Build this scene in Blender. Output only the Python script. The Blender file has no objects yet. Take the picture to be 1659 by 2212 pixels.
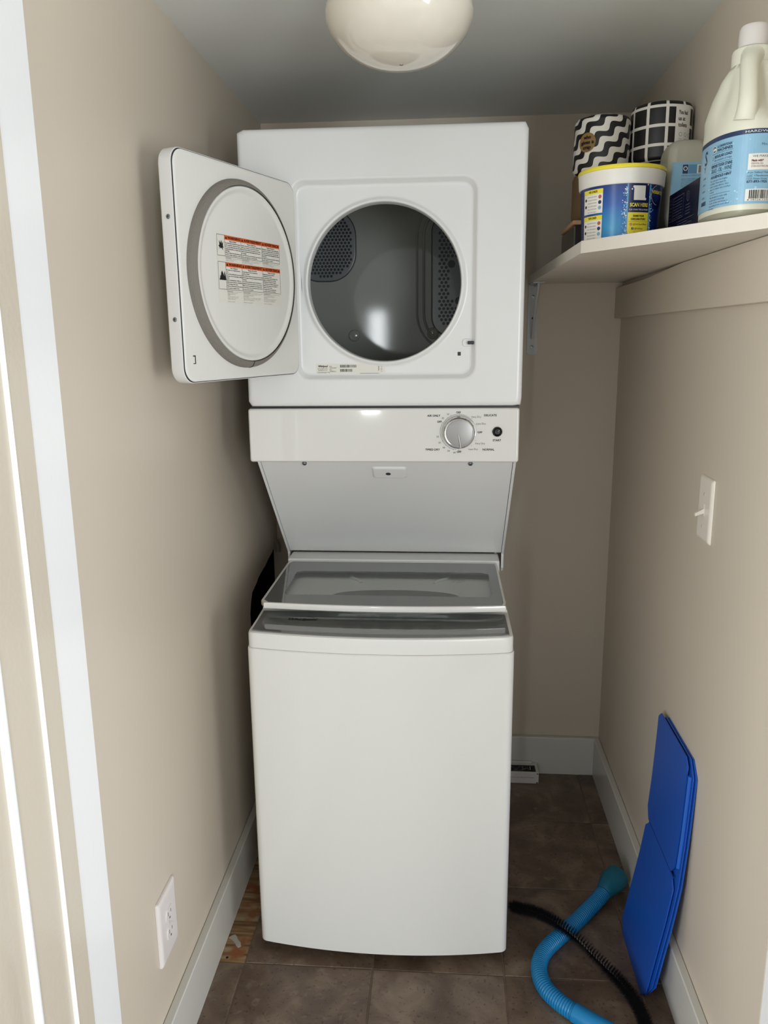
import bpy, bmesh, math, random
from mathutils import Vector, Matrix
PI = math.pi
C = bpy.context.scene.collection
scene = bpy.context.scene
random.seed(7)

# ------------------------------------------------------------------ camera
f_px, yaw, pitch, roll = 1707.2149, 0.0788, -0.21744, -0.01018
cam_loc = Vector((0.13697, -1.6484, 1.39589))
def _yr(v):
    c, s = math.cos(yaw), math.sin(yaw)
    return Vector((c*v[0]-s*v[1], s*v[0]+c*v[1], v[2]))
X0 = _yr((1, 0, 0)); F0 = _yr((0, math.cos(pitch), math.sin(pitch))); U0 = _yr((0, -math.sin(pitch), math.cos(pitch)))
Xr = X0*math.cos(roll) + U0*math.sin(roll); Ur = -X0*math.sin(roll) + U0*math.cos(roll)
cd = bpy.data.cameras.new('camera'); cam = bpy.data.objects.new('camera', cd); C.objects.link(cam)
cd.sensor_fit = 'VERTICAL'; cd.sensor_height = 24.0; cd.sensor_width = 18.0; cd.lens = f_px/2212*24.0
cd.clip_start = 0.02; cd.clip_end = 60
cam.matrix_world = Matrix(((Xr.x, Ur.x, -F0.x, cam_loc.x), (Xr.y, Ur.y, -F0.y, cam_loc.y), (Xr.z, Ur.z, -F0.z, cam_loc.z), (0, 0, 0, 1)))
scene.camera = cam

# ------------------------------------------------------------------ world, lights, exposure
w = bpy.data.worlds.new('world'); scene.world = w; w.use_nodes = True
w.node_tree.nodes['Background'].inputs[0].default_value = (0.62, 0.72, 0.9, 1)
w.node_tree.nodes['Background'].inputs[1].default_value = 1.0
def area(name, loc, rot, sx, sy, power, col):
    l = bpy.data.lights.new(name, 'AREA'); l.shape = 'RECTANGLE'; l.size = sx; l.size_y = sy; l.energy = power; l.color = col
    o = bpy.data.objects.new(name, l); o.location = loc; o.rotation_euler = rot; C.objects.link(o); return o
R = math.radians
# daylight entering by the windows of the room behind the camera
area('window_light_right', (2.55, -2.1, 0.80), (R(90), 0, R(90)), 2.2, 1.4, 46, (0.91, 0.96, 1.0))
area('window_light_rear_right', (2.05, -5.92, 1.10), (R(90), 0, 0), 1.0, 2.0, 84, (0.90, 0.955, 1.0))
area('window_light_left', (-2.42, -4.1, 1.15), (R(90), 0, R(-90)), 2.2, 1.9, 166, (0.91, 0.96, 1.0))
area('window_light_sidelight', (-0.60, -5.93, 1.165), (R(90), 0, 0), 0.17, 1.01, 9, (0.93, 0.97, 1.0))
scene.view_settings.view_transform = 'Standard'; scene.view_settings.look = 'None'
scene.view_settings.gamma = 1; scene.view_settings.use_curve_mapping = False
scene.view_settings.exposure = 0.55

# ------------------------------------------------------------------ materials
def lin(c):
    c = c/255.0
    return c/12.92 if c <= 0.04045 else ((c+0.055)/1.055)**2.4
def rgb(t): return (lin(t[0]), lin(t[1]), lin(t[2]), 1)
MC = {}
def mat(name, col, rough=0.5, metal=0.0, coat=0.0, spec=0.5, bump=None, var=None, trans=0.0, sss=0.0, alpha=1.0, ior=1.45):
    if name in MC: return MC[name]
    m = bpy.data.materials.new(name); m.use_nodes = True; nt = m.node_tree; b = nt.nodes['Principled BSDF']
    b.inputs['Base Color'].default_value = rgb(col); b.inputs['Roughness'].default_value = rough
    b.inputs['Metallic'].default_value = metal; b.inputs['Coat Weight'].default_value = coat
    b.inputs['Specular IOR Level'].default_value = spec; b.inputs['Transmission Weight'].default_value = trans
    b.inputs['IOR'].default_value = ior
    if sss: b.inputs['Subsurface Weight'].default_value = sss; b.inputs['Subsurface Radius'].default_value = (0.02, 0.02, 0.018)
    b.inputs['Alpha'].default_value = alpha
    if var or bump:
        tc = nt.nodes.new('ShaderNodeNewGeometry')
        def noise(scale, det=3):
            n = nt.nodes.new('ShaderNodeTexNoise'); n.inputs['Scale'].default_value = scale; n.inputs['Detail'].default_value = det
            nt.links.new(tc.outputs['Position'], n.inputs['Vector']); return n
        if var:
            scale, amt = var; n = noise(scale); mx = nt.nodes.new('ShaderNodeMix'); mx.data_type = 'RGBA'
            c0 = rgb(tuple(max(0, x-amt) for x in col)); c1 = rgb(tuple(min(255, x+amt) for x in col))
            mx.inputs[6].default_value = c0; mx.inputs[7].default_value = c1
            nt.links.new(n.outputs[0], mx.inputs[0]); nt.links.new(mx.outputs[2], b.inputs['Base Color'])
        if bump:
            scale, st = bump; n = noise(scale, 2); bp = nt.nodes.new('ShaderNodeBump'); bp.inputs['Strength'].default_value = st
            bp.inputs['Distance'].default_value = 0.001
            nt.links.new(n.outputs[0], bp.inputs['Height']); nt.links.new(bp.outputs[0], b.inputs['Normal'])
    MC[name] = m; return m

M_wall = mat('wall_paint', (204, 192, 175), 0.42, bump=(260, 0.10), var=(1.7, 2))
M_rwall = mat('right_wall_paint', (204, 192, 175), 0.42, bump=(260, 0.10), var=(1.7, 2))
M_ceil = mat('ceiling_paint', (232, 234, 231), 0.7, bump=(220, 0.12))
M_base = mat('baseboard_paint', (208, 205, 197), 0.22, bump=(90, 0.08))
M_jamb = mat('jamb_gloss_white', (242, 242, 242), 0.25, bump=(160, 0.12))
M_cream = mat('cream_gloss_paint', (208, 197, 180), 0.22, bump=(120, 0.35))
M_room = mat('far_room_paint', (140, 139, 137), 0.8)
M_roomfloor = mat('far_room_floor', (196, 190, 180), 0.6)
M_enamel = mat('white_enamel', (226, 226, 224), 0.27, coat=0.0, bump=(900, 0.05))
M_washer = mat('washer_enamel', (228, 227, 222), 0.13, coat=0.3, bump=(7, 0.25))
M_plas = mat('white_plastic', (226, 226, 222), 0.28, bump=(500, 0.04))
M_panel = mat('gloss_panel_white', (226, 224, 219), 0.07, coat=0.5)
M_inner = mat('door_inner_white', (222, 221, 215), 0.30, bump=(400, 0.04))
M_grayglass = mat('console_gray_glass', (108, 110, 109), 0.05, coat=0.6)
M_seal = mat('seal_gray', (128, 122, 114), 0.75)
M_drum = mat('drum_gray', (140, 141, 135), 0.06, bump=(520, 0.012), coat=0.0)
M_vent = mat('vent_gray', (112, 115, 116), 0.22, coat=0.4)
M_black = mat('black', (10, 10, 11), 0.4)
M_blackg = mat('black_gloss', (9, 10, 10), 0.12, coat=0.6)
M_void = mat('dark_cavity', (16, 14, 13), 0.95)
M_gap = mat('dark_gap', (52, 52, 54), 0.6)
M_chrome = mat('chrome', (205, 205, 205), 0.12, metal=1.0)
M_knob = mat('knob_face', (150, 148, 145), 0.34, metal=0.35)
M_screw = mat('screw_steel', (150, 158, 165), 0.3, metal=1.0)
M_tub = mat('tub_gray', (105, 106, 104), 0.35)
M_deck = mat('deck_white', (246, 248, 242), 0.4)
M_ink = mat('ink_gray', (74, 70, 68), 0.6)
M_inkd = mat('ink_dark', (22, 22, 24), 0.6)
M_paper = mat('paper_white', (222, 219, 209), 0.5)
M_orange = mat('warning_orange', (214, 96, 44), 0.5)
M_shelf = mat('shelf_paint', (222, 214, 202), 0.45, bump=(70, 0.5), var=(25, 3))
M_cleat = mat('cleat_paint', (202, 190, 173), 0.5, bump=(60, 0.15))
M_brk = mat('bracket_white', (200, 204, 205), 0.35)
M_bpl = mat('switch_plastic', (228, 220, 208), 0.3)
M_opl = mat('outlet_plastic', (224, 216, 212), 0.3)
M_kraft = mat('kraft_brown', (104, 82, 52), 0.8, var=(40, 5))
M_bamboo = mat('bamboo', (190, 154, 116), 0.5, var=(60, 6))
M_jarglass = mat('smoky_glass', (70, 62, 58), 0.08, trans=0.35, coat=0.3)
M_gold = mat('sticker_gold', (138, 108, 58), 0.5)
M_blue = mat('tub_blue', (24, 82, 160), 0.3)
M_navy = mat('label_navy', (12, 22, 74), 0.3)
M_yel = mat('label_yellow', (240, 222, 62), 0.35)
M_lid = mat('lid_yellow', (244, 226, 66), 0.35)
M_tubw = mat('tub_white', (236, 232, 222), 0.35, sss=0.1)
M_sky = mat('label_sky', (134, 176, 200), 0.35, var=(60, 5))
M_dnavy = mat('label_dark_blue', (40, 56, 88), 0.35)
M_bubble = mat('bubble_blue', (120, 186, 220), 0.35)
M_boxnavy = mat('box_navy', (14, 16, 46), 0.35, var=(12, 3))
M_jug = mat('translucent_plastic', (216, 214, 196), 0.38, sss=0.25)
M_liquid = mat('jug_liquid_zone', (150, 148, 128), 0.38, sss=0.15)
M_jug2 = mat('empty_jug_plastic', (170, 168, 152), 0.4, sss=0.15)
M_cap = mat('cap_plastic', (210, 204, 198), 0.4, sss=0.2)
M_boardb = mat('board_blue', (24, 82, 178), 0.33, bump=(900, 0.05))
M_boardl = mat('board_blue_edge', (38, 96, 190), 0.3)
M_hose = mat('hose_blue', (20, 122, 178), 0.35)
M_cuff = mat('hose_cuff', (14, 96, 120), 0.45)
M_brist = mat('bristle_black', (24, 24, 26), 0.4)
M_wire = mat('brush_wire', (120, 118, 116), 0.4, metal=0.8)
M_carton = mat('carton_white', (214, 210, 204), 0.5)
M_globe = mat('opal_glass', (228, 221, 208), 0.10, coat=0.5, sss=0.1)
M_brass = mat('fixture_metal', (150, 140, 125), 0.35, metal=0.7)
M_grout = mat('grout', (124, 106, 90), 0.85, var=(40, 12))
M_pvc = mat('pale_pipe', (140, 132, 122), 0.5)
M_plaster = mat('plaster_white', (176, 168, 156), 0.8, var=(90, 8))

def nodes(m): return m.node_tree, m.node_tree.nodes, m.node_tree.links, m.node_tree.nodes['Principled BSDF']
def mk(name, rough=0.5):
    m = bpy.data.materials.new(name); m.use_nodes = True
    m.node_tree.nodes['Principled BSDF'].inputs['Roughness'].default_value = rough; return m
def math_n(nt, op, a, b=None):
    n = nt.nodes.new('ShaderNodeMath'); n.operation = op
    for i, v in enumerate((a, b)):
        if v is None: continue
        if isinstance(v, (int, float)): n.inputs[i].default_value = v
        else: nt.links.new(v, n.inputs[i])
    return n.outputs[0]
# brown stone-look tile: mottling, dark pits, pale scuffs
M_tile = mk('brown_tile', 0.38)
nt, N, L, B = nodes(M_tile)
g = N.new('ShaderNodeNewGeometry'); oi = N.new('ShaderNodeObjectInfo'); va = N.new('ShaderNodeVectorMath'); va.operation = 'ADD'
mu = math_n(nt, 'MULTIPLY', oi.outputs['Random'], 9.0); L.new(g.outputs['Position'], va.inputs[0]); L.new(mu, va.inputs[1])
def nz(scale, det, dist=0.0):
    n = N.new('ShaderNodeTexNoise'); n.inputs['Scale'].default_value = scale; n.inputs['Detail'].default_value = det
    n.inputs['Distortion'].default_value = dist; L.new(va.outputs[0], n.inputs['Vector']); return n.outputs[0]
cr = N.new('ShaderNodeValToRGB'); L.new(nz(11, 7, 0.6), cr.inputs[0])
cr.color_ramp.elements[0].position = 0.32; cr.color_ramp.elements[0].color = rgb((84, 68, 57))
cr.color_ramp.elements[1].position = 0.72; cr.color_ramp.elements[1].color = rgb((134, 117, 100))
e = cr.color_ramp.elements.new(0.5); e.color = rgb((104, 86, 72))
c2 = N.new('ShaderNodeValToRGB'); L.new(nz(150, 4), c2.inputs[0])
c2.color_ramp.elements[0].position = 0.30; c2.color_ramp.elements[0].color = (0.12, 0.1, 0.09, 1)
c2.color_ramp.elements[1].position = 0.40; c2.color_ramp.elements[1].color = (1, 1, 1, 1)
c3 = N.new('ShaderNodeValToRGB'); L.new(nz(38, 6, 1.2), c3.inputs[0])
c3.color_ramp.elements[0].position = 0.60; c3.color_ramp.elements[0].color = (0, 0, 0, 1)
c3.color_ramp.elements[1].position = 0.78; c3.color_ramp.elements[1].color = (0.45, 0.45, 0.45, 1)
m1 = N.new('ShaderNodeMix'); m1.data_type = 'RGBA'; m1.blend_type = 'MULTIPLY'; m1.inputs[0].default_value = 0.6
L.new(cr.outputs[0], m1.inputs[6]); L.new(c2.outputs[0], m1.inputs[7])
m2 = N.new('ShaderNodeMix'); m2.data_type = 'RGBA'; L.new(c3.outputs[0], m2.inputs[0]); L.new(m1.outputs[2], m2.inputs[6]); m2.inputs[7].default_value = rgb((150, 138, 122))
L.new(m2.outputs[2], B.inputs['Base Color'])
bp = N.new('ShaderNodeBump'); bp.inputs['Strength'].default_value = 0.35; bp.inputs['Distance'].default_value = 0.002; L.new(nz(60, 5), bp.inputs['Height']); L.new(bp.outputs[0], B.inputs['Normal'])
# bare water-stained plywood
M_ply = mk('plywood', 0.8)
nt, N, L, B = nodes(M_ply)
g = N.new('ShaderNodeNewGeometry'); mp = N.new('ShaderNodeMapping'); mp.inputs['Scale'].default_value = (5, 70, 5); L.new(g.outputs['Position'], mp.inputs[0])
n1 = N.new('ShaderNodeTexNoise'); n1.inputs['Scale'].default_value = 1.0; n1.inputs['Detail'].default_value = 6; n1.inputs['Distortion'].default_value = 0.5; L.new(mp.outputs[0], n1.inputs['Vector'])
cr = N.new('ShaderNodeValToRGB'); L.new(n1.outputs[0], cr.inputs[0])
cr.color_ramp.elements[0].position = 0.30; cr.color_ramp.elements[0].color = rgb((52, 34, 20))
cr.color_ramp.elements[1].position = 0.66; cr.color_ramp.elements[1].color = rgb((176, 152, 120))
e = cr.color_ramp.elements.new(0.46); e.color = rgb((140, 106, 68))
n2 = N.new('ShaderNodeTexNoise'); n2.inputs['Scale'].default_value = 14; n2.inputs['Detail'].default_value = 3; L.new(g.outputs['Position'], n2.inputs['Vector'])
c2 = N.new('ShaderNodeValToRGB'); L.new(n2.outputs[0], c2.inputs[0]); c2.color_ramp.elements[0].position = 0.52; c2.color_ramp.elements[1].position = 0.62
m1 = N.new('ShaderNodeMix'); m1.data_type = 'RGBA'; L.new(c2.outputs[0], m1.inputs[0]); L.new(cr.outputs[0], m1.inputs[6]); m1.inputs[7].default_value = rgb((140, 88, 52))
m1.inputs[0].default_value = 0.5; L.new(m1.outputs[2], B.inputs['Base Color'])
# paper wrappers, patterns in UV metres (u along the surface, v up)
def wrapper(name):
    m = mk(name, 0.45); nt, N, L, B = nodes(m); uv = N.new('ShaderNodeUVMap'); uv.uv_map = 'UVMap'
    sp = N.new('ShaderNodeSeparateXYZ'); L.new(uv.outputs[0], sp.inputs[0]); return m, nt, N, L, B, sp.outputs[0], sp.outputs[1]
M_wave, nt, N, L, B, u, v = wrapper('wavy_wrapper')
d = math_n(nt, 'ADD', u, v)
sn = math_n(nt, 'SINE', math_n(nt, 'MULTIPLY', d, 2*PI/0.048)); sn = math_n(nt, 'MULTIPLY', sn, 0.0062)
ph = math_n(nt, 'SUBTRACT', math_n(nt, 'MULTIPLY', u, 0.62), v); ph = math_n(nt, 'ADD', ph, sn)
ph = math_n(nt, 'FRACT', math_n(nt, 'ADD', math_n(nt, 'DIVIDE', ph, 0.0320), 10.28)); st = math_n(nt, 'LESS_THAN', ph, 0.50)
mx = N.new('ShaderNodeMix'); mx.data_type = 'RGBA'; mx.inputs[6].default_value = rgb((226, 222, 214)); mx.inputs[7].default_value = rgb((16, 15, 16)); L.new(st, mx.inputs[0]); L.new(mx.outputs[2], B.inputs['Base Color'])
M_grid, nt, N, L, B, u, v = wrapper('grid_wrapper')
fu = math_n(nt, 'FRACT', math_n(nt, 'ADD', math_n(nt, 'DIVIDE', u, 0.0375), 10.62)); fv = math_n(nt, 'FRACT', math_n(nt, 'ADD', math_n(nt, 'DIVIDE', v, 0.036), 10.13))
st = math_n(nt, 'MULTIPLY', math_n(nt, 'LESS_THAN', fu, 0.84), math_n(nt, 'LESS_THAN', fv, 0.84))
mx = N.new('ShaderNodeMix'); mx.data_type = 'RGBA'; mx.inputs[6].default_value = rgb((226, 222, 214)); mx.inputs[7].default_value = rgb((16, 15, 16)); L.new(st, mx.inputs[0]); L.new(mx.outputs[2], B.inputs['Base Color'])
# blue label, lighter cyan glow printed in its middle
M_bluelab, nt, N, L, B, u, v = wrapper('blue_label')
dx = math_n(nt, 'SUBTRACT', u, -0.016); dy = math_n(nt, 'SUBTRACT', v, 0.030)
r2 = math_n(nt, 'SQRT', math_n(nt, 'ADD', math_n(nt, 'MULTIPLY', dx, dx), math_n(nt, 'MULTIPLY', dy, dy)))
cr = N.new('ShaderNodeValToRGB'); L.new(math_n(nt, 'DIVIDE', r2, 0.08), cr.inputs[0])
cr.color_ramp.elements[0].position = 0.0; cr.color_ramp.elements[0].color = rgb((44, 158, 206)); cr.color_ramp.elements[1].position = 1.0; cr.color_ramp.elements[1].color = rgb((18, 40, 112))
e = cr.color_ramp.elements.new(0.5); e.color = rgb((30, 88, 168)); L.new(cr.outputs[0], B.inputs['Base Color']); B.inputs['Roughness'].default_value = 0.3
# tinted clear glass of the lid
M_lidglass = bpy.data.materials.new('lid_clear_glass'); M_lidglass.use_nodes = True
nt, N, L, B = nodes(M_lidglass); tr = N.new('ShaderNodeBsdfTransparent'); tr.inputs[0].default_value = (1, 1, 1, 1)
gl = N.new('ShaderNodeBsdfGlossy'); gl.inputs['Roughness'].default_value = 0.03; fr = N.new('ShaderNodeFresnel'); fr.inputs[0].default_value = 1.5
mxs = N.new('ShaderNodeMixShader'); L.new(fr.outputs[0], mxs.inputs[0]); L.new(tr.outputs[0], mxs.inputs[1]); L.new(gl.outputs[0], mxs.inputs[2]); L.new(mxs.outputs[0], N['Material Output'].inputs[0])

# ------------------------------------------------------------------ mesh helpers
def BM(): return bmesh.new()
def merge(dst, src, mi=None):
    me = bpy.data.meshes.new('t'); 
    if mi is not None:
        for f in src.faces: f.material_index = mi
    src.to_mesh(me); src.free(); dst.from_mesh(me); bpy.data.meshes.remove(me); return dst
def box(x0, x1, y0, y1, z0, z1, bev=0.0, seg=2):
    b = BM(); bmesh.ops.create_cube(b, size=1)
    for v in b.verts: v.co = Vector((x0+(v.co.x+.5)*(x1-x0), y0+(v.co.y+.5)*(y1-y0), z0+(v.co.z+.5)*(z1-z0)))
    if bev > 0: bmesh.ops.bevel(b, geom=list(b.edges), offset=bev, segments=seg, affect='EDGES', profile=0.5)
    return b
def prism(poly, fn, d0, d1, bev=0.0, seg=2):
    """poly: 2D outline; fn(a,b,d)->world; extruded from depth d0 to d1"""
    b = BM(); lo = [b.verts.new(fn(p[0], p[1], d0)) for p in poly]; hi = [b.verts.new(fn(p[0], p[1], d1)) for p in poly]
    b.faces.new(lo[::-1]); ft = b.faces.new(hi); n = len(poly)
    for i in range(n): b.faces.new((lo[i], lo[(i+1) % n], hi[(i+1) % n], hi[i]))
    bmesh.ops.recalc_face_normals(b, faces=b.faces)
    if bev > 0: bmesh.ops.bevel(b, geom=list(ft.edges), offset=bev, segments=seg, affect='EDGES', profile=0.5)
    return b
def rrect(x0, x1, z0, z1, r, n=8):
    P = []
    for cx, cz, a0 in ((x1-r, z1-r, 0), (x0+r, z1-r, 90), (x0+r, z0+r, 180), (x1-r, z0+r, 270)):
        for i in range(n+1):
            a = R(a0+90*i/n); P.append((cx+r*math.cos(a), cz+r*math.sin(a)))
    return P
def rr_at(x0, x1, z0, z1, r, cx, cz, ang):
    """point of a rounded rectangle hit by a ray from (cx,cz)"""
    dx, dz = math.cos(ang), math.sin(ang); t = 1e9
    if dx > 1e-9: t = min(t, (x1-cx)/dx)
    if dx < -1e-9: t = min(t, (x0-cx)/dx)
    if dz > 1e-9: t = min(t, (z1-cz)/dz)
    if dz < -1e-9: t = min(t, (z0-cz)/dz)
    px, pz = cx+dx*t, cz+dz*t
    qx = x1-r if px > x1-r else (x0+r if px < x0+r else None); qz = z1-r if pz > z1-r else (z0+r if pz < z0+r else None)
    if qx is not None and qz is not None and r > 0:
        ox, oz = cx-qx, cz-qz; bq = ox*dx+oz*dz; cq = ox*ox+oz*oz-r*r; D = bq*bq-cq
        if D > 0: t = -bq+math.sqrt(D); px, pz = cx+dx*t, cz+dz*t
    return px, pz
def loft(loops, close=True, cap0=False, cap1=False):
    b = BM(); V = [[b.verts.new(p) for p in lp] for lp in loops]; n = len(loops[0])
    for i in range(len(V)-1):
        for j in range(n if close else n-1):
            b.faces.new((V[i][j], V[i][(j+1) % n], V[i+1][(j+1) % n], V[i+1][j]))
    if cap0: b.faces.new(V[0][::-1])
    if cap1: b.faces.new(V[-1])
    return b
def lathe(prof, cx, cy, n=48, cap0=True, cap1=True, axis='z', c3=0.0, uvR=None, th0=0.0):
    """prof: (r, h). axis z: around (cx,cy); axis y: around (x=cx, z=cy), h is y"""
    loops = []
    for r, h in prof:
        lp = []
        for i in range(n):
            a = 2*PI*i/n
            lp.append((cx+r*math.cos(a), cy+r*math.sin(a), h) if axis == 'z' else (cx+r*math.cos(a), h, cy+r*math.sin(a)))
        loops.append(lp)
    b = loft(loops, True, cap0, cap1); bmesh.ops.recalc_face_normals(b, faces=b.faces); return b
def smooth_path(pts, sub=10):
    P = [Vector(p) for p in pts]; out = []
    for i in range(len(P)-1):
        p0 = P[max(i-1, 0)]; p1 = P[i]; p2 = P[i+1]; p3 = P[min(i+2, len(P)-1)]
        for k in range(sub):
            t = k/sub; out.append(0.5*((2*p1)+(p2-p0)*t+(2*p0-5*p1+4*p2-p3)*t*t+(-p0+3*p1-3*p2+p3)*t**3))
    out.append(P[-1]); return out
def frames(path):
    T = [(path[min(i+1, len(path)-1)]-path[max(i-1, 0)]).normalized() for i in range(len(path))]
    u = Vector((0, 0, 1)); fr = []
    for t in T:
        a = u - t*u.dot(t)
        a = a.normalized() if a.length > 1e-6 else t.orthogonal().normalized()
        u = a; fr.append((t, a, t.cross(a)))
    return fr
def tube(path, rad, n=12, caps=True):
    path = [Vector(p) for p in path]; fr = frames(path); loops = []
    for i, p in enumerate(path):
        r = rad(i/(len(path)-1)) if callable(rad) else rad
        loops.append([p+fr[i][1]*(r*math.cos(2*PI*k/n))+fr[i][2]*(r*math.sin(2*PI*k/n)) for k in range(n)])
    b = loft(loops, True, caps, caps); bmesh.ops.recalc_face_normals(b, faces=b.faces); return b
def root_of(o):
    while o.parent: o = o.parent
    return o
def obj(name, bm, m, parent=None, sm=True, ang=32, kind=None, loc=None):
    """links bm (built in world coordinates) as one mesh object"""
    me = bpy.data.meshes.new(name); mats = m if isinstance(m, (list, tuple)) else [m]
    off = root_of(parent).location.copy() if parent is not None else (Vector(loc) if loc else Vector((0, 0, 0)))
    if off.length > 0: bmesh.ops.translate(bm, verts=bm.verts, vec=-off)
    if sm:
        for f in bm.faces: f.smooth = True
        for e in bm.edges:
            if len(e.link_faces) == 2 and e.calc_face_angle(0) > R(ang): e.smooth = False
    bm.to_mesh(me); bm.free(); smf = sm
    for x in mats: me.materials.append(x)
    o = bpy.data.objects.new(name, me); C.objects.link(o)
    if smf:
        wn = o.modifiers.new('normals', 'WEIGHTED_NORMAL'); wn.mode = 'FACE_AREA'; wn.keep_sharp = True; wn.weight = 80
    if parent is not None: o.parent = parent
    elif loc: o.location = off
    if kind: o['kind'] = kind
    return o
def thing(name, label, cat, loc=(0, 0, 0), group=None):
    o = bpy.data.objects.new(name, None); o.location = loc; o.empty_display_size = 0.05; C.objects.link(o)
    o['label'] = label; o['category'] = cat
    if group: o['group'] = group
    return o
def tag(o, label, cat, group=None):
    o['label'] = label; o['category'] = cat
    if group: o['group'] = group
    return o
def struct(name, bm, m, **k): return obj(name, bm, m, kind='structure', **k)

# flat print: polygons in label coordinates (a to the right, b up), mapped onto a surface
_tx = {}
def glyphs(s, res=2):
    k = (s, res)
    if k not in _tx:
        cu = bpy.data.curves.new('t', 'FONT'); cu.body = s; cu.resolution_u = res; cu.size = 1; o = bpy.data.objects.new('t', cu)
        me = bpy.data.meshes.new_from_object(o)
        V = [(v.co.x, v.co.y) for v in me.vertices]; Fs = [tuple(p.vertices) for p in me.polygons]
        bpy.data.objects.remove(o); bpy.data.curves.remove(cu); bpy.data.meshes.remove(me)
        _tx[k] = (V, Fs)
    return _tx[k]
class Print:
    def __init__(self, fn): self.fn = fn; self.V = []; self.F = []; self.MI = []; self.mats = []
    def mi(self, m):
        if m not in self.mats: self.mats.append(m)
        return self.mats.index(m)
    def poly(self, pts, m, layer=1):
        n = len(self.V); self.V += [self.fn(a, b, layer) for a, b in pts]; self.F.append(tuple(range(n, n+len(pts)))); self.MI.append(self.mi(m))
    def rect(self, a0, a1, b0, b1, m, layer=1, step=0.01):
        k = max(1, int(math.ceil(abs(a1-a0)/step)))
        for i in range(k):
            x0 = a0+(a1-a0)*i/k; x1 = a0+(a1-a0)*(i+1)/k; self.poly([(x0, b0), (x1, b0), (x1, b1), (x0, b1)], m, layer)
    def frame(self, a0, a1, b0, b1, t, m, layer=1):
        self.rect(a0, a1, b0, b0+t, m, layer); self.rect(a0, a1, b1-t, b1, m, layer); self.rect(a0, a0+t, b0, b1, m, layer); self.rect(a1-t, a1, b0, b1, m, layer)
    def disc(self, a, b, r, m, layer=1, n=20, ry=None):
        ry = ry or r; self.poly([(a+r*math.cos(2*PI*i/n), b+ry*math.sin(2*PI*i/n)) for i in range(n)], m, layer)
    def line(self, a0, b0, a1, b1, t, m, layer=1):
        L_ = math.hypot(a1-a0, b1-b0) or 1; nx, ny = -(b1-b0)/L_*t/2, (a1-a0)/L_*t/2
        self.poly([(a0-nx, b0-ny), (a1-nx, b1-ny), (a1+nx, b1+ny), (a0+nx, b0+ny)], m, layer)
    def arc(self, a, b, r, t, d0, d1, m, layer=1, n=40):
        for i in range(n):
            q0 = R(d0+(d1-d0)*i/n); q1 = R(d0+(d1-d0)*(i+1)/n)
            self.poly([(a+(r-t)*math.cos(q0), b+(r-t)*math.sin(q0)), (a+r*math.cos(q0), b+r*math.sin(q0)), (a+r*math.cos(q1), b+r*math.sin(q1)), (a+(r-t)*math.cos(q1), b+(r-t)*math.sin(q1))], m, layer)
    def text(self, s, a, b, h, m, layer=2, w=None, align='c', bold=0.0, res=2, italic=0.0, rot=0.0):
        """cap height h, centred vertically on b; w: forced width"""
        if not s.strip(): return
        V, Fs = glyphs(s, res)
        if not V: return
        x0 = min(v[0] for v in V); x1 = max(v[0] for v in V); sc = h/0.70; W = (x1-x0)*sc; fx = 1.0
        if w: fx = w/W; W = w
        ox = {'c': -W/2, 'l': 0, 'r': -W}[align]; cs, sn_ = math.cos(rot), math.sin(rot)
        for db in ((0, 0),) if not bold else ((0, 0), (bold, 0), (0, bold), (bold, bold)):
            n = len(self.V)
            for x, y in V:
                px = ox+(x-x0)*sc*fx+db[0]+italic*y*sc; py = y*sc-h/2+db[1]
                self.V.append(self.fn(a+px*cs-py*sn_, b+px*sn_+py*cs, layer))
            for f in Fs: self.F.append(tuple(n+i for i in f)); self.MI.append(self.mi(m))
    def para(self, lines, a, b, h, dh, m, wmax=None, align='l', **k):
        for i, s in enumerate(lines):
            self.text(s, a, b-i*dh, h, m, align=align, w=None if not wmax else wmax*min(1.0, len(s)/max(len(x) for x in lines)), res=1, **k)
    def barcode(self, a0, a1, b0, b1, m, layer=2):
        x = a0; rnd = random.Random(5)
        while x < a1-0.0006:
            ww = rnd.choice((0.0006, 0.0009, 0.0014))*(a1-a0)/0.035; self.rect(x, min(x+ww, a1), b0, b1, m, layer); x += ww+rnd.choice((0.0006, 0.001))*(a1-a0)/0.035
    def build(self, name, parent):
        b = BM(); vs = [b.verts.new(p) for p in self.V]
        for f, mi in zip(self.F, self.MI):
            try: fc = b.faces.new([vs[i] for i in f]); fc.material_index = mi
            except ValueError: pass
        return obj(name, b, self.mats, parent, sm=False)
LAY = 0.00018
def plane_fn(O, A, B_, Nn):
    O, A, B_, Nn = Vector(O), Vector(A), Vector(B_), Vector(Nn)
    return lambda a, b, l: O+A*a+B_*b+Nn*(LAY*l)

# ------------------------------------------------------------------ room
XL, XR, YB, ZC = -0.390, 0.6377, 0.737, 1.989
YL, YR = -0.592, -0.560            # where the closet's side walls end at its doorway
TX, TY, TS = -0.3137, -0.1333, 0.2951
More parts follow.
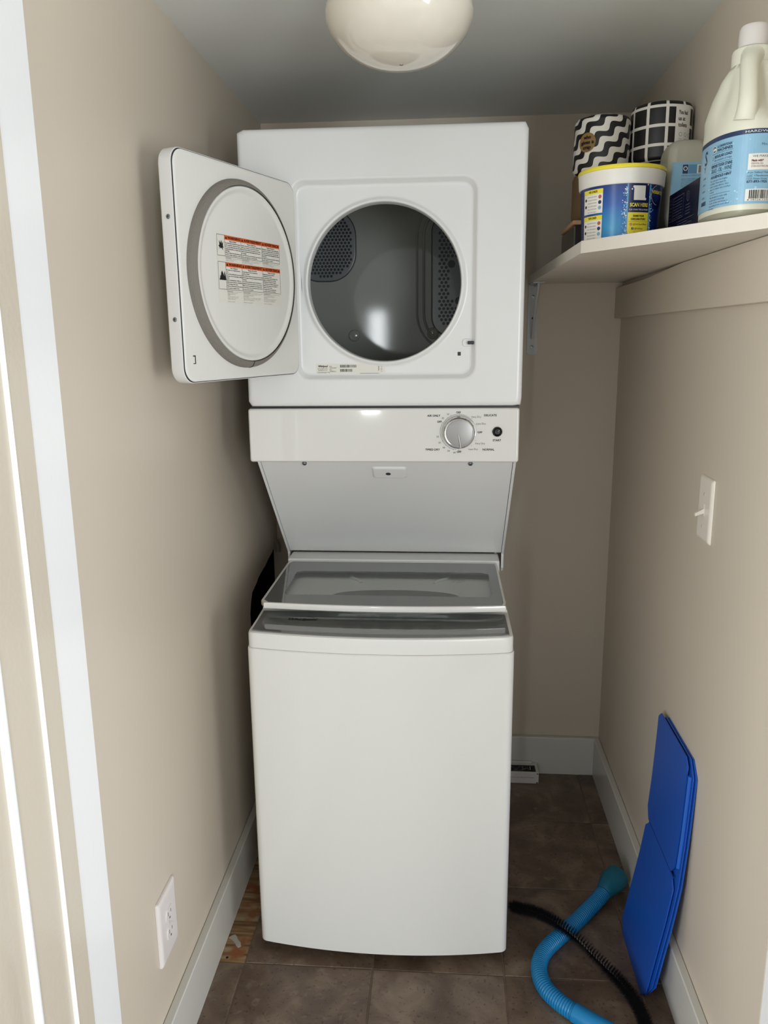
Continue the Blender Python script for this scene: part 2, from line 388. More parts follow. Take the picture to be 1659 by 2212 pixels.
# floor: mortar bed, tiles, bare plywood patch
fl = struct('floor', box(-2.6, 2.7, -6.1, YB+0.1, -0.06, -0.0025), M_grout)
def tile_mesh(x0, x1, y0, y1): return box(x0, x1, y0, y1, -0.009, 0.0, 0.0012, 1)
gap = 0.0016
full = None
k = 0
for i in range(-2, 5):
    for j in range(-5, 4):
        x0 = TX+i*TS+gap; x1 = TX+(i+1)*TS-gap; y0 = TY+j*TS+gap; y1 = TY+(j+1)*TS-gap
        if i == -1 and j >= 0: continue                         # missing tiles: plywood shows
        if j >= -1 and (i < -1 or i > 3): continue
        ax0 = max(x0, XL-0.02) if j >= -1 else x0; ax1 = min(x1, XR+0.02) if j >= -1 else x1; ay1 = min(y1, YB+0.02)
        if ax1-ax0 < 0.01 or ay1-y0 < 0.01: continue
        if abs(ax0-x0) < 1e-6 and abs(ax1-x1) < 1e-6 and abs(ay1-y1) < 1e-6:
            if full is None:
                b = box(0, TS-2*gap, 0, TS-2*gap, -0.009, 0.0, 0.0012, 1); full = bpy.data.meshes.new('tile'); b.to_mesh(full); b.free(); full.materials.append(M_tile)
            o = bpy.data.objects.new('tile', full); o.location = (x0, y0, random.uniform(-0.0004, 0.0003)); C.objects.link(o)
        else:
            o = obj('tile', tile_mesh(ax0, ax1, y0, ay1), M_tile, sm=False)
        o.parent = fl
ply = obj('plywood', box(XL-0.01, TX-0.001, TY+0.001, YB, -0.012, -0.0022), M_ply, fl, sm=False); ply['label'] = 'bare stained plywood where tiles are missing'
b = BM()
blob = [(0.000, 0.0), (0.012, 0.006), (0.022, -0.004), (0.030, -0.020), (0.044, -0.034), (0.050, -0.052), (0.040, -0.060), (0.030, -0.050), (0.020, -0.034), (0.006, -0.020), (-0.008, -0.012)]
merge(b, prism([(-0.366+x*0.62, -0.050+y*0.62) for x, y in blob], lambda a, c, d: (a, c, d), -0.0022, -0.0012))
o = obj('plaster_blob', b, M_plaster, fl, sm=False); o['label'] = 'white dried mortar smear'
o = obj('screw_hole', lathe([(0.0, -0.0020), (0.0032, -0.0020), (0.0032, -0.0017), (0, -0.0017)], -0.3585, -0.118, 12), M_void, fl)

# left wall with a broken-out hole beside the back corner
def wf(x): return lambda a, c, d: (x-d, a, c)
lw = [(YL, 0), (YB, 0), (YB, 0.45), (0.60, 0.44), (0.372, 0.45), (0.366, 0.56), (0.362, 0.664), (0.374, 0.690), (0.393, 0.714), (0.418, 0.719), (0.445, 0.724), (0.47, 0.733), (0.52, 0.739), (0.56, 0.742), (0.60, 0.750), (0.66, 0.757), (0.69, 0.764), (0.70, 0.774), (0.722, 0.772), (YB, 0.760), (YB, ZC+0.02), (YL, ZC+0.02)]
struct('wall_left', prism(lw, wf(XL), 0.013, 0.0), M_wall, sm=False)
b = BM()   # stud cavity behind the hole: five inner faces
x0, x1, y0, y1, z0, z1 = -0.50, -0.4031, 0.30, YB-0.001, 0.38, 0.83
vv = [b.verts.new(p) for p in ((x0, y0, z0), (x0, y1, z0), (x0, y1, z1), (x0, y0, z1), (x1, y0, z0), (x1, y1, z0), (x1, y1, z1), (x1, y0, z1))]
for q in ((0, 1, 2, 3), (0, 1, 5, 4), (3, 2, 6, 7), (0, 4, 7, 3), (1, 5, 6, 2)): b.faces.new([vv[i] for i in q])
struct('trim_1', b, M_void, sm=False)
struct('wall_back', box(XL-0.12, XR+0.02, YB, YB+0.1, -0.02, ZC+0.1), M_wall, sm=False)
struct('wall_right', box(XR, XR+0.10, YR, YB+0.1, -0.02, ZC+0.1), M_rwall, sm=False)
struct('ceiling', box(XL-0.12, XR+0.12, -0.60, YB+0.1, ZC, ZC+0.08), M_ceil, sm=False)
BH, BT = 0.1285, 0.018
struct('baseboard_left', box(XL, XL+BT, YL, YB-BT, -0.002, BH, 0.003, 2), M_base, ang=50)
struct('baseboard_back', box(XL+0.0, XR-0.0, YB-BT, YB, -0.002, BH, 0.003, 2), M_base, ang=50)
struct('baseboard_right', box(XR-BT, XR, YR, YB-BT, -0.002, BH, 0.003, 2), M_base, ang=50)
# doorway: white jamb and cream panelled door folded back along the left
struct('trim_2', box(XL-0.09, XL+0.0012, -0.6845, YL, -0.002, 2.03, 0.002, 2), M_jamb)
struct('trim_3', box(XR+0.0, XR+0.12, -0.70, YR, -0.002, 2.03, 0.003, 2), M_jamb)
struct('trim_4', box(XL-0.09, XR+0.12, -0.70, -0.60, ZC, ZC+0.08, 0.003, 2), M_jamb)
dr = thing('panel_door', 'cream glossy panelled door folded back at the left edge of the closet doorway', 'door', (-0.39, -1.0, 0.0))
b = box(-0.42, -0.3815, -1.30, -0.690, 0.005, 2.0, 0.002, 2); obj('slab', b, M_cream, dr)
BEAD1, BEAD2 = -0.7450, -0.8320
b = BM()
for yy, ww, hh in ((BEAD1, 0.0026, 0.0060), (BEAD2, 0.0075, 0.0080)):
    prof = [(yy-ww, -0.3817), (yy-ww*0.7, -0.3817+hh*0.8), (yy, -0.3817+hh), (yy+ww*0.7, -0.3817+hh*0.7), (yy+ww, -0.3817)]
    merge(b, prism(prof, lambda a, c, d: (c, a, d), 0.12, 1.9))
o = obj('panel_moulding', b, M_jamb, dr, ang=60); o['label'] = 'white vertical moulding beads'
merge(bb := BM(), prism([(-1.20, -0.3817), (-0.860, -0.3817), (-0.90, -0.3757), (-1.17, -0.3757)], lambda a, c, d: (c, a, d), 0.16, 1.86))
obj('raised_panel', bb, M_cream, dr, ang=60)
# the rest of the place, behind the camera
struct('wall_rear', box(-2.5, 2.7, -6.1, -6.0, -0.02, 2.5), M_room, sm=False)
struct('trim_5', box(-2.6, -2.5, -6.1, -0.6, -0.02, 2.5), M_room, sm=False)
struct('trim_6', box(2.6, 2.7, -6.1, -0.6, -0.02, 2.5), M_room, sm=False)
struct('trim_7', box(-2.6, 2.7, -6.1, -0.6, 2.45, 2.55), M_room, sm=False)
struct('trim_8', box(-2.6, XL-0.09, -0.68, -0.60, -0.02, 2.5), M_room, sm=False)
struct('trim_9', box(XR+0.12, 2.7, -0.68, -0.60, -0.02, 2.5), M_room, sm=False)
struct('trim_10', box(XL-0.09, XR+0.12, -0.68, -0.60, ZC+0.08, 2.5), M_room, sm=False)
struct('trim_11', box(-2.5, 2.6, -5.9, -1.9, -0.0024, 0.001), M_roomfloor, sm=False)

# ------------------------------------------------------------------ stacked washer and dryer
wd = thing('stacked_washer_dryer', 'tall white stacked laundry machine with its dryer door hanging open', 'laundry machine', (0.0, 0.30, 0.0))
def bow(x, w=0.284, side=-0.090, d=0.027, r=0.014):
    y = side-d*(1-(x/w)**2); e = w-abs(x)
    if e < r: y += r-math.sqrt(max(0, r*r-(r-e)**2))
    return y
def bow_outline(w, yb, off=0.0, r=0.014, n=40, side=-0.090, d=0.027):
    xs = [-w+2*w*(0.5-0.5*math.cos(PI*i/n)) for i in range(n+1)]
    return [(x, bow(x, w, side, d, r)+off) for x in xs]+[(w, yb), (-w, yb)]
up = lambda a, c, d: (a, c, d)
# cabinet
P = bow_outline(0.284, 0.70)
b = loft([[(p[0]*0.985, p[1]+0.010, 0.022) for p in P], [(p[0], p[1], 0.026) for p in P], [(p[0], p[1], 0.030) for p in P], [(p[0], p[1], 0.749) for p in P], [(p[0]*0.997, p[1]+0.002, 0.7515) for p in P]], True, True, True)
bmesh.ops.recalc_face_normals(b, faces=b.faces)
cabw = obj('washer_cabinet', b, M_washer, wd)
for sx in (-1, 1):
    for yy in (0.0, 0.62): obj('foot', lathe([(0.018, 0.0), (0.020, 0.004), (0.020, 0.010), (0.008, 0.012), (0.008, 0.023)], sx*0.235, yy, 16), M_gap, wd)
# top cap with the sloping console
def cap_z(y): return 0.785+0.055*(y+0.09) if y < 0.045 else 0.7925
P1 = bow_outline(0.2815, 0.70, 0.001)
b = loft([[(p[0], p[1], 0.7525) for p in P1], [(p[0], p[1], 0.781) for p in P1], [(p[0]*0.995, p[1]+0.002, 0.7855) for p in P1], [(p[0]*0.985, p[1]+0.006 if p[1] < 0.3 else p[1], 0.7870) for p in P1]], True, True, False)
bmesh.ops.recalc_face_normals(b, faces=b.faces)
# the top surface: a slope up to the lid well, deck with tub opening under the lid
top = BM()
xs = [0.2815*0.985*math.sin(PI/2*(-1+2*i/30)) for i in range(31)]
rows = []
for t, yy, zz in ((0, None, 0.7870), (1, 0.030, 0.7915), (2, 0.046, 0.7920), (3, 0.050, 0.797), (4, 0.70, 0.797)):
    rows.append([(x, (bow(x, 0.2815, -0.090, 0.027)+0.007) if yy is None else yy, zz) for x in xs])
for r_ in rows: pass
merge(b, loft(rows[:4], False))
capo = obj('washer_top', b, M_plas, wd)
# console glass
yb_ = 0.028
fr_ = [(x, bow(x, 0.274, -0.085, 0.027, 0.004)+0.004) for x in [-0.273+0.546*i/30 for i in range(31)]]
poly = fr_+[(0.2715, yb_), (-0.2715, yb_)]
cz_ = lambda y: 0.7872+(0.7916-0.7872)*(y+0.083)/(0.113)
b = prism(poly, lambda a, c, d: (a, c, cz_(c)+d), -0.001, 0.0022, 0.0008, 1)
gc = obj('console_glass', b, M_grayglass, wd)
pr = Print(lambda a, b_, l: Vector((a, b_, cz_(b_)+0.0022+LAY*l)))
M_cink = mat('console_ink', (34, 35, 35), 0.5)
pr.text('Whirlpool', -0.176, -0.020, 0.0125, M_inkd, w=0.064, bold=0.0006, italic=0.25, res=4)
pr.arc(-0.174, -0.010, 0.017, 0.0012, 200, 330, M_inkd, 3); pr.arc(-0.160, -0.019, 0.013, 0.001, 20, 110, M_inkd, 3); pr.build('brand_lettering', gc)
pr = Print(lambda a, b_, l: Vector((a, b_, cz_(b_)+0.0022+LAY*l)))
def touch_key(a, b_, w_, h_, lab, sub):
    q = Print(lambda a_, c_, l: Vector((a_, c_, cz_(c_)+0.0022+LAY*l))); q.frame(a-w_/2, a+w_/2, b_-h_/2, b_+h_/2, 0.0008, M_cink)
    if lab: q.text(lab, a, b_, 0.0038, M_cink)
    else: q.arc(a, b_, 0.0035, 0.0008, 120, 420, M_inkd, 2, 16); q.line(a, b_+0.001, a, b_+0.005, 0.0008, M_inkd, 2)
    q.text(sub, a, b_-h_/2-0.006, 0.0032, M_cink); q.build('touch_key', gc)
for a, lab in ((-0.068, 'Temp'), (-0.029, 'Options'), (0.010, 'Soil'), (0.057, 'Cycle')): touch_key(a, -0.051, 0.022, 0.014, lab, 'Hold 3 sec')
touch_key(0.119, -0.005, 0.026, 0.014, 'Start', 'START / PAUSE'); touch_key(0.118, -0.048, 0.024, 0.014, None, 'POWER')
for a, ls in ((-0.045, ('Normal', 'Delicates', 'Bulky')), (-0.020, ('Hot', 'Warm', 'Cold')), (0.050, ('Rinse', 'Wash', 'Soak')), (0.068, ('Light', 'Medium')), (0.086, ('Done',))):
    for i, s in enumerate(ls): pr.text(s, a, 0.006-i*0.009, 0.0045, M_cink)
pr.text('Estimated Time', 0.012, 0.015, 0.0045, M_cink)
dp = Print(pr.fn); dp.rect(-0.006, 0.030, -0.010, 0.009, mat('display_gray', (104, 106, 106), 0.1), 1); dp.build('display_window', gc)
dp = Print(pr.fn); dp.disc(0.262, -0.024, 0.0022, M_cink); dp.build('sensor_dot', gc)
o = pr.build('console_printing', gc)
# deck under the lid with the tub opening
ox_, oy_, orx, ory = 0.022, 0.100, 0.172, 0.100
def ring(kx, ky, z, n=96): return [(ox_+orx*kx*math.cos(2*PI*i/n), oy_+ory*ky*math.copysign(abs(math.sin(2*PI*i/n))**0.62, math.sin(2*PI*i/n)), z) for i in range(n)]
def rectring(x0, x1, y0, y1, z, n=96): return [rr_at(x0, x1, y0, y1, 0.03, ox_, 0.10, 2*PI*i/n)+(z,) for i in range(n)]
lp = [rectring(-0.27, 0.27, 0.020, 0.335, 0.8095), rectring(-0.262, 0.262, 0.024, 0.325, 0.8085), rectring(-0.235, 0.24, 0.022, 0.29, 0.8060)]
b = loft(lp, True)
# opening: ring whose front part hides beneath the console
R1 = [(x, max(y, 0.030), z) for x, y, z in ring(1.0, 1.0, 0.8055)]; R2 = [(x, max(y, 0.032), z) for x, y, z in ring(0.95, 0.88, 0.8000)]; R3 = [(x, max(y, 0.034), z) for x, y, z in ring(0.90, 0.72, 0.7995)]; R4 = [(x, max(y, 0.035), z) for x, y, z in ring(0.885, 0.69, 0.780)]
merge(b, loft([lp[2], R1, R2, R3, R4], True)); bmesh.ops.recalc_face_normals(b, faces=b.faces)
deck = obj('washer_deck', b, M_deck, wd, ang=50)
b = loft([[(x, max(y, 0.036), 0.7795) for x, y, z in ring(0.884, 0.688, 0)], [(x, max(y, 0.037), 0.7600) for x, y, z in ring(0.86, 0.66, 0)]], True, False, True)
obj('wash_basket', b, M_tub, wd)
b = BM()
for pp in ([(-0.098, 0.268, 0.803), (-0.094, 0.245, 0.8045), (-0.076, 0.224, 0.8045), (-0.068, 0.208, 0.802)], [(0.148, 0.268, 0.803), (0.142, 0.245, 0.8045), (0.122, 0.224, 0.8045), (0.112, 0.208, 0.802)]):
    obj('deck_rib', tube(smooth_path(pp, 5), 0.006, 10), M_deck, wd)
# lid
LF = -0.0045
def lid_outline(w, y1, off=0.0, n=30, yf=LF):
    return [(x, yf-0.017*(1-(x/w)**2)+off+(0.006*max(0, (abs(x)-w+0.01)/0.01)**2)) for x in [-w+2*w*i/n for i in range(n+1)]]+[(w, y1), (-w, y1)]
lidp = lid_outline(0.2725, 0.333)
b = prism(lidp, up, 0.811, 0.8245, 0.003, 3)
# open the frame in the middle: build as ring instead
b.free(); n = 96; cxl, cyl = 0.005, 0.150
def lp_at(w, y1, yf, ins, z, n=96):
    out = []
    for i in range(n):
        a = 2*PI*i/n; px, py = rr_at(-w+ins, w-ins, yf+ins, y1-ins, 0.006, cxl, cyl, a)
        if py < yf+ins+0.02: py -= 0.017*(1-(px/w)**2)*(1-(py-(yf+ins))/0.02)
        out.append((px, py, z))
    return out
def win_at(z, gx=0.0, n=96):
    out = []; W = ((-0.236, 0.057), (0.246, 0.053), (0.243, 0.240), (-0.227, 0.243))
    for i in range(n):
        a = 2*PI*i/n; x0_, x1_ = -0.2315-gx, 0.2445+gx; px, py = rr_at(x0_, x1_, 0.055-gx, 0.2415+gx, 0.004, cxl, cyl, a); out.append((px, py, z))
    return out
b = loft([lp_at(0.2725, 0.333, LF, 0.012, 0.8115), lp_at(0.2725, 0.333, LF, 0.001, 0.8115), lp_at(0.2725, 0.333, LF, 0.0, 0.8135), lp_at(0.2725, 0.333, LF, 0.0, 0.8215), lp_at(0.2725, 0.333, LF, 0.0012, 0.8242), lp_at(0.2725, 0.333, LF, 0.0055, 0.8245), lp_at(0.2725, 0.333, LF, 0.0062, 0.8236)], True)
bmesh.ops.recalc_face_normals(b, faces=b.faces)
lido = obj('washer_lid', b, M_panel, wd, ang=40); lido['label'] = 'washer lid with white rim and grey-bordered glass'
b = loft([win_at(0.8205), lp_at(0.2725, 0.333, LF, 0.0062, 0.8205), lp_at(0.2725, 0.333, LF, 0.0062, 0.8240), win_at(0.8240), win_at(0.8205)], True)
bmesh.ops.recalc_face_normals(b, faces=b.faces)
obj('glass_border', b, M_grayglass, lido, sm=False)
b = BM(); wl = win_at(0.8236, -0.0002); b.faces.new([b.verts.new(p) for p in wl]); bmesh.ops.recalc_face_normals(b, faces=b.faces)
obj('glass_pane', b, M_lidglass, lido, sm=False)
pr = Print(lambda a, b_, l: Vector((a, b_, 0.8240+LAY*l)))
M_faint = mat('lid_badge_ink', (120, 122, 120), 0.5)
for k in range(6):
    pr.arc(0.170, 0.176, 0.0125-0.0, 0.0008, k*60, k*60+42, M_faint, 1, 8); pr.arc(0.170, 0.176, 0.0165, 0.0008, k*60+20, k*60+58, M_faint, 1, 8); pr.arc(0.170, 0.176, 0.009, 0.0009, k*60+35, k*60+70, M_faint, 1, 8)
pr.text('HE', 0.170, 0.176, 0.006, M_faint, res=3)
pr.build('lid_badge', lido)
# rear ledge and the frame that carries the dryer
b = box(-0.276, 0.279, 0.336, 0.412, 0.795, 0.8285, 0.004, 3); obj('rear_ledge', b, M_plas, wd)
for s in (-1, 1):
    xo = -0.2885 if s < 0 else 0.2935
    pf = [(0.102, 1.124), (0.403, 0.829), (0.403, 0.790), (0.412, 0.780), (0.70, 0.780), (0.70, 1.124)]
    obj('side_panel', prism(pf, lambda a, c, d, xo=xo, s=s: (xo-s*d, a, c), 0.0, 0.006), M_enamel, wd, sm=False)
# sloping cover between washer and dryer, embossed plate
nv = Vector((0, -0.295, -0.301)).normalized()        # outward of the slope (forward, down)
dn = Vector((0, 0.301, -0.295)).normalized()
S0 = Vector((0, 0.108, 1.122))
def slope(a, d, h): return S0+Vector((a, 0, 0))+dn*d+nv*h
b = BM(); lp0 = rrect(-0.2815, 0.2865, 0.0, 0.413, 0.002, 2)
b = prism(lp0, lambda a, c, d: slope(a, c, d), -0.004, 0.0)
cov = obj('sloping_cover', b, M_enamel, wd, sm=False)
ex0, ex1, ed0, ed1 = -0.030, 0.050, 0.018, 0.062
lps = []
for ins, h in ((0.0, 0.0002), (0.003, 0.0030), (0.006, 0.0042)):
    lps.append([slope(p[0], p[1], h) for p in rrect(ex0+ins, ex1-ins, ed0+ins, ed1-ins, 0.007, 5)])
b = loft(lps, True, False, True); bmesh.ops.recalc_face_normals(b, faces=b.faces)
obj('embossed_plate', b, M_enamel, wd, ang=50)
b = BM(); b.faces.new([b.verts.new(slope(0.0068+0.006*math.cos(2*PI*i/24), 0.041+0.0052*math.sin(2*PI*i/24), 0.0045)) for i in range(24)])
obj('plate_hole', b, M_gap, wd, sm=False)
for xx in (-0.182, 0.193):
    b = lathe([(0.0055, 0.0), (0.0055, 0.002), (0.004, 0.0045), (0.0, 0.0055)], 0, 0, 16)
    for v in b.verts: v.co = slope(xx+v.co.x, 0.004+v.co.y, v.co.z)
    obj('screw', b, M_screw, wd)
# dryer cabinet with its recessed door surround
DX0, DX1, DZ0, DZ1, DY = -0.3035, 0.3025, 1.2465, 1.822, 0.100
CX, CZ = 0.0035, 1.5095
n = 192; A = [2*PI*i/n+0.0001 for i in range(n)]
def rl(ins, r, y): return [(lambda q: (q[0], y, q[1]))(rr_at(DX0+ins, DX1-ins, DZ0+ins, DZ1-ins, r, CX, CZ, a)) for a in A]
RX0, RX1, RZ0, RZ1 = -0.1915, 0.2005, 1.3065, 1.7195
def rc(ins, r, y): return [(lambda q: (q[0], y, q[1]))(rr_at(RX0+ins, RX1-ins, RZ0+ins, RZ1-ins, r, CX, CZ, a)) for a in A]
def ci(r, y): return [(CX+r*math.cos(a), y, CZ+r*math.sin(a)) for a in A]
loops = [rl(0.0, 0.008, 0.70), rl(0.0, 0.008, 0.112), rl(0.0006, 0.009, 0.107), rl(0.0025, 0.010, 0.1032), rl(0.006, 0.011, 0.1008), rl(0.0095, 0.012, 0.1000), rl(0.013, 0.012, 0.1000), rc(-0.009, 0.034, 0.1000), rc(-0.0055, 0.032, 0.1000),
         rc(-0.003, 0.030, 0.0998), rc(0.0, 0.028, 0.1002), rc(0.0018, 0.027, 0.1022), rc(0.0075, 0.024, 0.1105), rc(0.0095, 0.023, 0.1122), rc(0.013, 0.022, 0.1128), rc(0.016, 0.021, 0.1128), ci(0.1800, 0.1128),
         ci(0.1770, 0.1128), ci(0.1745, 0.1118), ci(0.1715, 0.1085), ci(0.1690, 0.1065), ci(0.1665, 0.1068), ci(0.1648, 0.1092), ci(0.1642, 0.120), ci(0.1642, 0.135), ci(0.170, 0.138)]
b = loft(loops, True, True, False)
bmesh.ops.recalc_face_normals(b, faces=b.faces)
dcab = obj('dryer_cabinet', b, M_enamel, wd, ang=60)
# strike recess, latch slot and switch hole on the right of the surround
b = prism(rrect(0.172, 0.192, 1.3745, 1.3915, 0.006, 4), lambda a, c, d: (a, d, c), 0.1130, 0.1095, 0.0015, 2); bmesh.ops.recalc_face_normals(b, faces=b.faces)
obj('catch_boss', b, M_enamel, wd, ang=60)
b = box(0.1835, 0.1965, 0.1000, 0.1094, 1.3795, 1.3862, 0.0008, 1); obj('latch_slot', b, M_black, wd)
b = box(0.1620, 0.1690, 0.1122, 0.1130, 1.3555, 1.3635, 0.0003, 1); obj('switch_hole', b, M_black, wd)
pr = Print(plane_fn((0, 0.1127, 0), (1, 0, 0), (0, 0, 1), (0, -1, 0)))
pr.rect(-0.1490, 0.0035, 1.3168, 1.3395, M_paper, 1)
pr.text('Whirlpool', -0.1350, 1.3348, 0.0046, M_inkd, w=0.021, bold=0.0003, italic=0.2); pr.text('BENTON HARBOR, MI 49022', -0.1350, 1.3292, 0.0022, M_ink, w=0.022); pr.text('ASSEMBLED IN U.S.A.', -0.1350, 1.3258, 0.0022, M_ink, w=0.020); pr.text('TYPE D27EMGASB1-TYPE', -0.1330, 1.3210, 0.0024, M_inkd, w=0.028)
pr.text('MODEL', -0.1170, 1.3345, 0.0022, M_inkd, w=0.006); pr.text('WET4124HW0', -0.1120, 1.3310, 0.0026, M_inkd, w=0.015); pr.text('SERIAL', -0.1170, 1.3270, 0.0022, M_inkd, w=0.006); pr.text('M50801234', -0.1120, 1.3235, 0.0026, M_inkd, w=0.013)
pr.barcode(-0.0960, -0.0600, 1.3318, 1.3375, M_inkd); pr.barcode(-0.0960, -0.0680, 1.3225, 1.3285, M_inkd)
pr.text('Intertek', -0.0110, 1.3300, 0.0035, M_inkd, w=0.010, rot=PI/2); pr.rect(-0.052, -0.010, 1.3185, 1.3192, M_ink, 2); pr.text('c UL us', -0.0045, 1.3290, 0.003, M_inkd, rot=PI/2)
o = pr.build('rating_label', wd); o['label'] = 'white rating label with two barcodes'
# drum
dz = 0.562
b = lathe([(0.170, 0.138), (0.255, 0.150), (0.262, 0.165), (0.262, 0.545), (0.256, 0.558), (0.250, 0.5630), (0.246, 0.5632), (0.12, 0.5632), (0.0, 0.5632)], CX, CZ, 96, False, False, 'y')
bmesh.ops.remove_doubles(b, verts=b.verts, dist=1e-6)
for f in b.faces: f.normal_flip()
drum = obj('drum', b, M_drum, wd, ang=60)
def on_back(poly, y, th, bev=0.001): 
    b = prism(poly, lambda a, c, d: (a, d, c), y, y-th, bev, 2); bmesh.ops.recalc_face_normals(b, faces=b.faces); return b
def holes(poly_test, x0, x1, z0, z1, pitch, r, y, skip=None):
    b = BM(); row = 0; zz = z0
    while zz < z1:
        xx = x0+(pitch/2 if row % 2 else 0)
        while xx < x1:
            if poly_test(xx, zz) and not (skip and skip(xx, zz)):
                vs = [b.verts.new((xx+r*math.cos(PI/4*k), y, zz+r*math.sin(PI/4*k))) for k in range(8)]; b.faces.new(vs)
            xx += pitch
        zz += pitch*0.866; row += 1
    bmesh.ops.recalc_face_normals(b, faces=b.faces); return b
gx0, gx1, gz0, gz1 = -0.276, -0.1065, 1.546, 1.732
def inside_rr(x0, x1, z0, z1, r):
    def t(x, z):
        if not (x0 < x < x1 and z0 < z < z1): return False
        qx = x1-r if x > x1-r else (x0+r if x < x0+r else x); qz = z1-r if z > z1-r else (z0+r if z < z0+r else z)
        return (x-qx)**2+(z-qz)**2 <= r*r
    return t
o = obj('rim_groove', on_back(rrect(gx0-0.002, gx1+0.002, gz0-0.002, gz1+0.002, 0.074, 10), 0.5625, 0.0015), M_black, drum)
v1 = obj('outlet_grille', on_back(rrect(gx0, gx1, gz0, gz1, 0.072, 10), 0.5620, 0.006, 0.003), M_vent, drum, ang=60)
o = obj('grille_holes', holes(inside_rr(gx0+0.012, gx1-0.009, gz0+0.012, gz1-0.009, 0.062), gx0, gx1, gz0+0.004, gz1, 0.0098, 0.0037, 0.5556), M_black, drum, sm=False, kind='stuff')
sx0, sx1, sz0, sz1 = 0.098, 0.235, 1.398, 1.716
o = obj('rim_groove', on_back(rrect(sx0-0.002, sx1, sz0-0.002, sz1+0.002, 0.052, 10), 0.5625, 0.0015), M_black, drum)
v2 = obj('lint_screen', on_back(rrect(sx0, sx1, sz0, sz1, 0.050, 10), 0.5620, 0.005, 0.003), M_vent, drum, ang=60)
obj('screen_holes', holes(inside_rr(sx0+0.020, sx1, sz0+0.016, sz1-0.016, 0.044), sx0+0.004, sx1, sz0+0.004, sz1, 0.0112, 0.0042, 0.5566, skip=lambda x, z: (x > 0.145 and 1.492 < z < 1.592) or (x-0.150)**2+(z-1.585)**2 < 0.0162**2 or (x-0.170)**2+(z-1.490)**2 < 0.0162**2), M_black, drum, sm=False, kind='stuff')
for q in ((0.150, 1.585), (0.170, 1.490)): obj('finger_hole', holes(lambda x, z: True, q[0], q[0]+0.01, q[1], q[1]+0.004, 1, 0.0105, 0.5564), M_black, drum, sm=False)
pr = Print(plane_fn((0, 0.5569, 0), (1, 0, 0), (0, 0, 1), (0, -1, 0)))
for i, s in enumerate(('PULL', 'HERE', 'TO', 'REMOVE')): pr.text(s, 0.150, 1.560-i*0.012, 0.0055, mat('emboss_gray', (96, 99, 100), 0.4), align='l')
pr.build('screen_lettering', drum)
for off, rr_ in ((0.022, 0.0035), (0.040, 0.0028)):
    pth = [Vector((p[0], 0.5615, p[1])) for p in rrect(sx0-off, sx1+0.02, sz0-off, sz1+off, 0.060+off, 10)]; pth.append(pth[0])
    obj('embossed_rib', tube(pth, rr_, 8, False), M_drum, drum)
for xx, zz in ((-0.1146, 1.4014), (0.1009, 1.4054)): obj('dimple', (lathe([(0.016, 0.5630), (0.014, 0.5600), (0.011, 0.5590), (0.008, 0.5600), (0.004, 0.5590), (0.0, 0.5590)], xx, zz, 24, False, False, 'y')), M_drum, drum)
b = lathe([(0.060, 0.5662), (0.058, 0.5640), (0.0, 0.5635)], -0.005, 1.705, 40, False, False, 'y'); obj('back_boss', b, M_drum, drum)
# dryer control panel
CPX0, CPX1, CPZ0, CPZ1 = -0.3045, 0.2985, 1.1225, 1.2432
n = 64
def cpl(ins, y, zsh=0.0): return [(p[0], y+(1.2432-p[1])*0.0, p[1]) for p in rrect(CPX0+ins, CPX1-ins, CPZ0+ins, CPZ1-ins, max(0.003, 0.006-ins*0.3), 8)]
b = loft([cpl(0.0, 0.155), cpl(0.0, 0.104), cpl(0.0006, 0.1005), cpl(0.0025, 0.0980), cpl(0.005, 0.0970)], True, True, True)
bmesh.ops.recalc_face_normals(b, faces=b.faces)
cp = obj('control_panel', b, M_panel, wd, ang=50)
b = box(-0.298, 0.297, 0.104, 0.16, 1.2425, 1.2475); obj('panel_gap', b, M_black, wd, sm=False)
def cpy(z): return 0.0970+(1.2432-z)*0.0
CPN = Vector((0, -1, 0)).normalized()
kx, kz = 0.1665, 1.1905
def knob_fn(bm, y0):
    for v in bm.verts: v.co = Vector((kx, cpy(kz), kz))+Vector((v.co.x, 0, 0))+Vector((0, 0, -1)).normalized()*(-v.co.y)+CPN*v.co.z
    return bm
b = lathe([(0.0372, 0.0), (0.0372, 0.003), (0.0355, 0.012), (0.0340, 0.0185), (0.0325, 0.0200), (0.0312, 0.0195), (0.0305, 0.0180), (0.0295, 0.0178)], 0, 0, 64, False, False)
kb = obj('timer_knob', knob_fn(b, 0), M_chrome, cp, ang=25); kb['label'] = 'round chrome timer knob'
b = lathe([(0.0295, 0.0178), (0.026, 0.0186), (0.012, 0.0194), (0.0, 0.0196)], 0, 0, 48, False, False); b2 = b
kf = obj('knob_face', knob_fn(b, 0), M_knob, cp)
b = tube([Vector((-0.001, -0.004, 0.0196)), Vector((0.001, -0.016, 0.0200)), Vector((0.0042, -0.0325, 0.0200))], 0.0017, 10)
obj('pointer', knob_fn(b, 0), M_chrome, cp)
b = lathe([(0.0108, 0.0), (0.0108, 0.003), (0.0095, 0.0042), (0.0080, 0.0046), (0.0078, 0.0030), (0.0060, 0.0052), (0.0, 0.0064)], 0, 0, 32, False, False)
for v in b.verts: v.co = Vector((0.2503, cpy(1.1915), 1.1915))+Vector((v.co.x, 0, v.co.y))+CPN*v.co.z
o = obj('start_button', b, M_blackg, cp); o['label'] = 'small round black start button'
pr = Print(lambda a, b_, l: Vector((a, cpy(b_)-0.00003-LAY*l, b_)))
for s, a, z in (('AIR ONLY', 0.111, 1.2266), ('DELICATE', 0.2345, 1.2273), ('START', 0.2498, 1.1724), ('NORMAL', 0.2317, 1.1518), ('TIMED DRY', 0.1085, 1.1517)): pr.text(s, a, z, 0.0044, M_inkd, bold=0.00025)
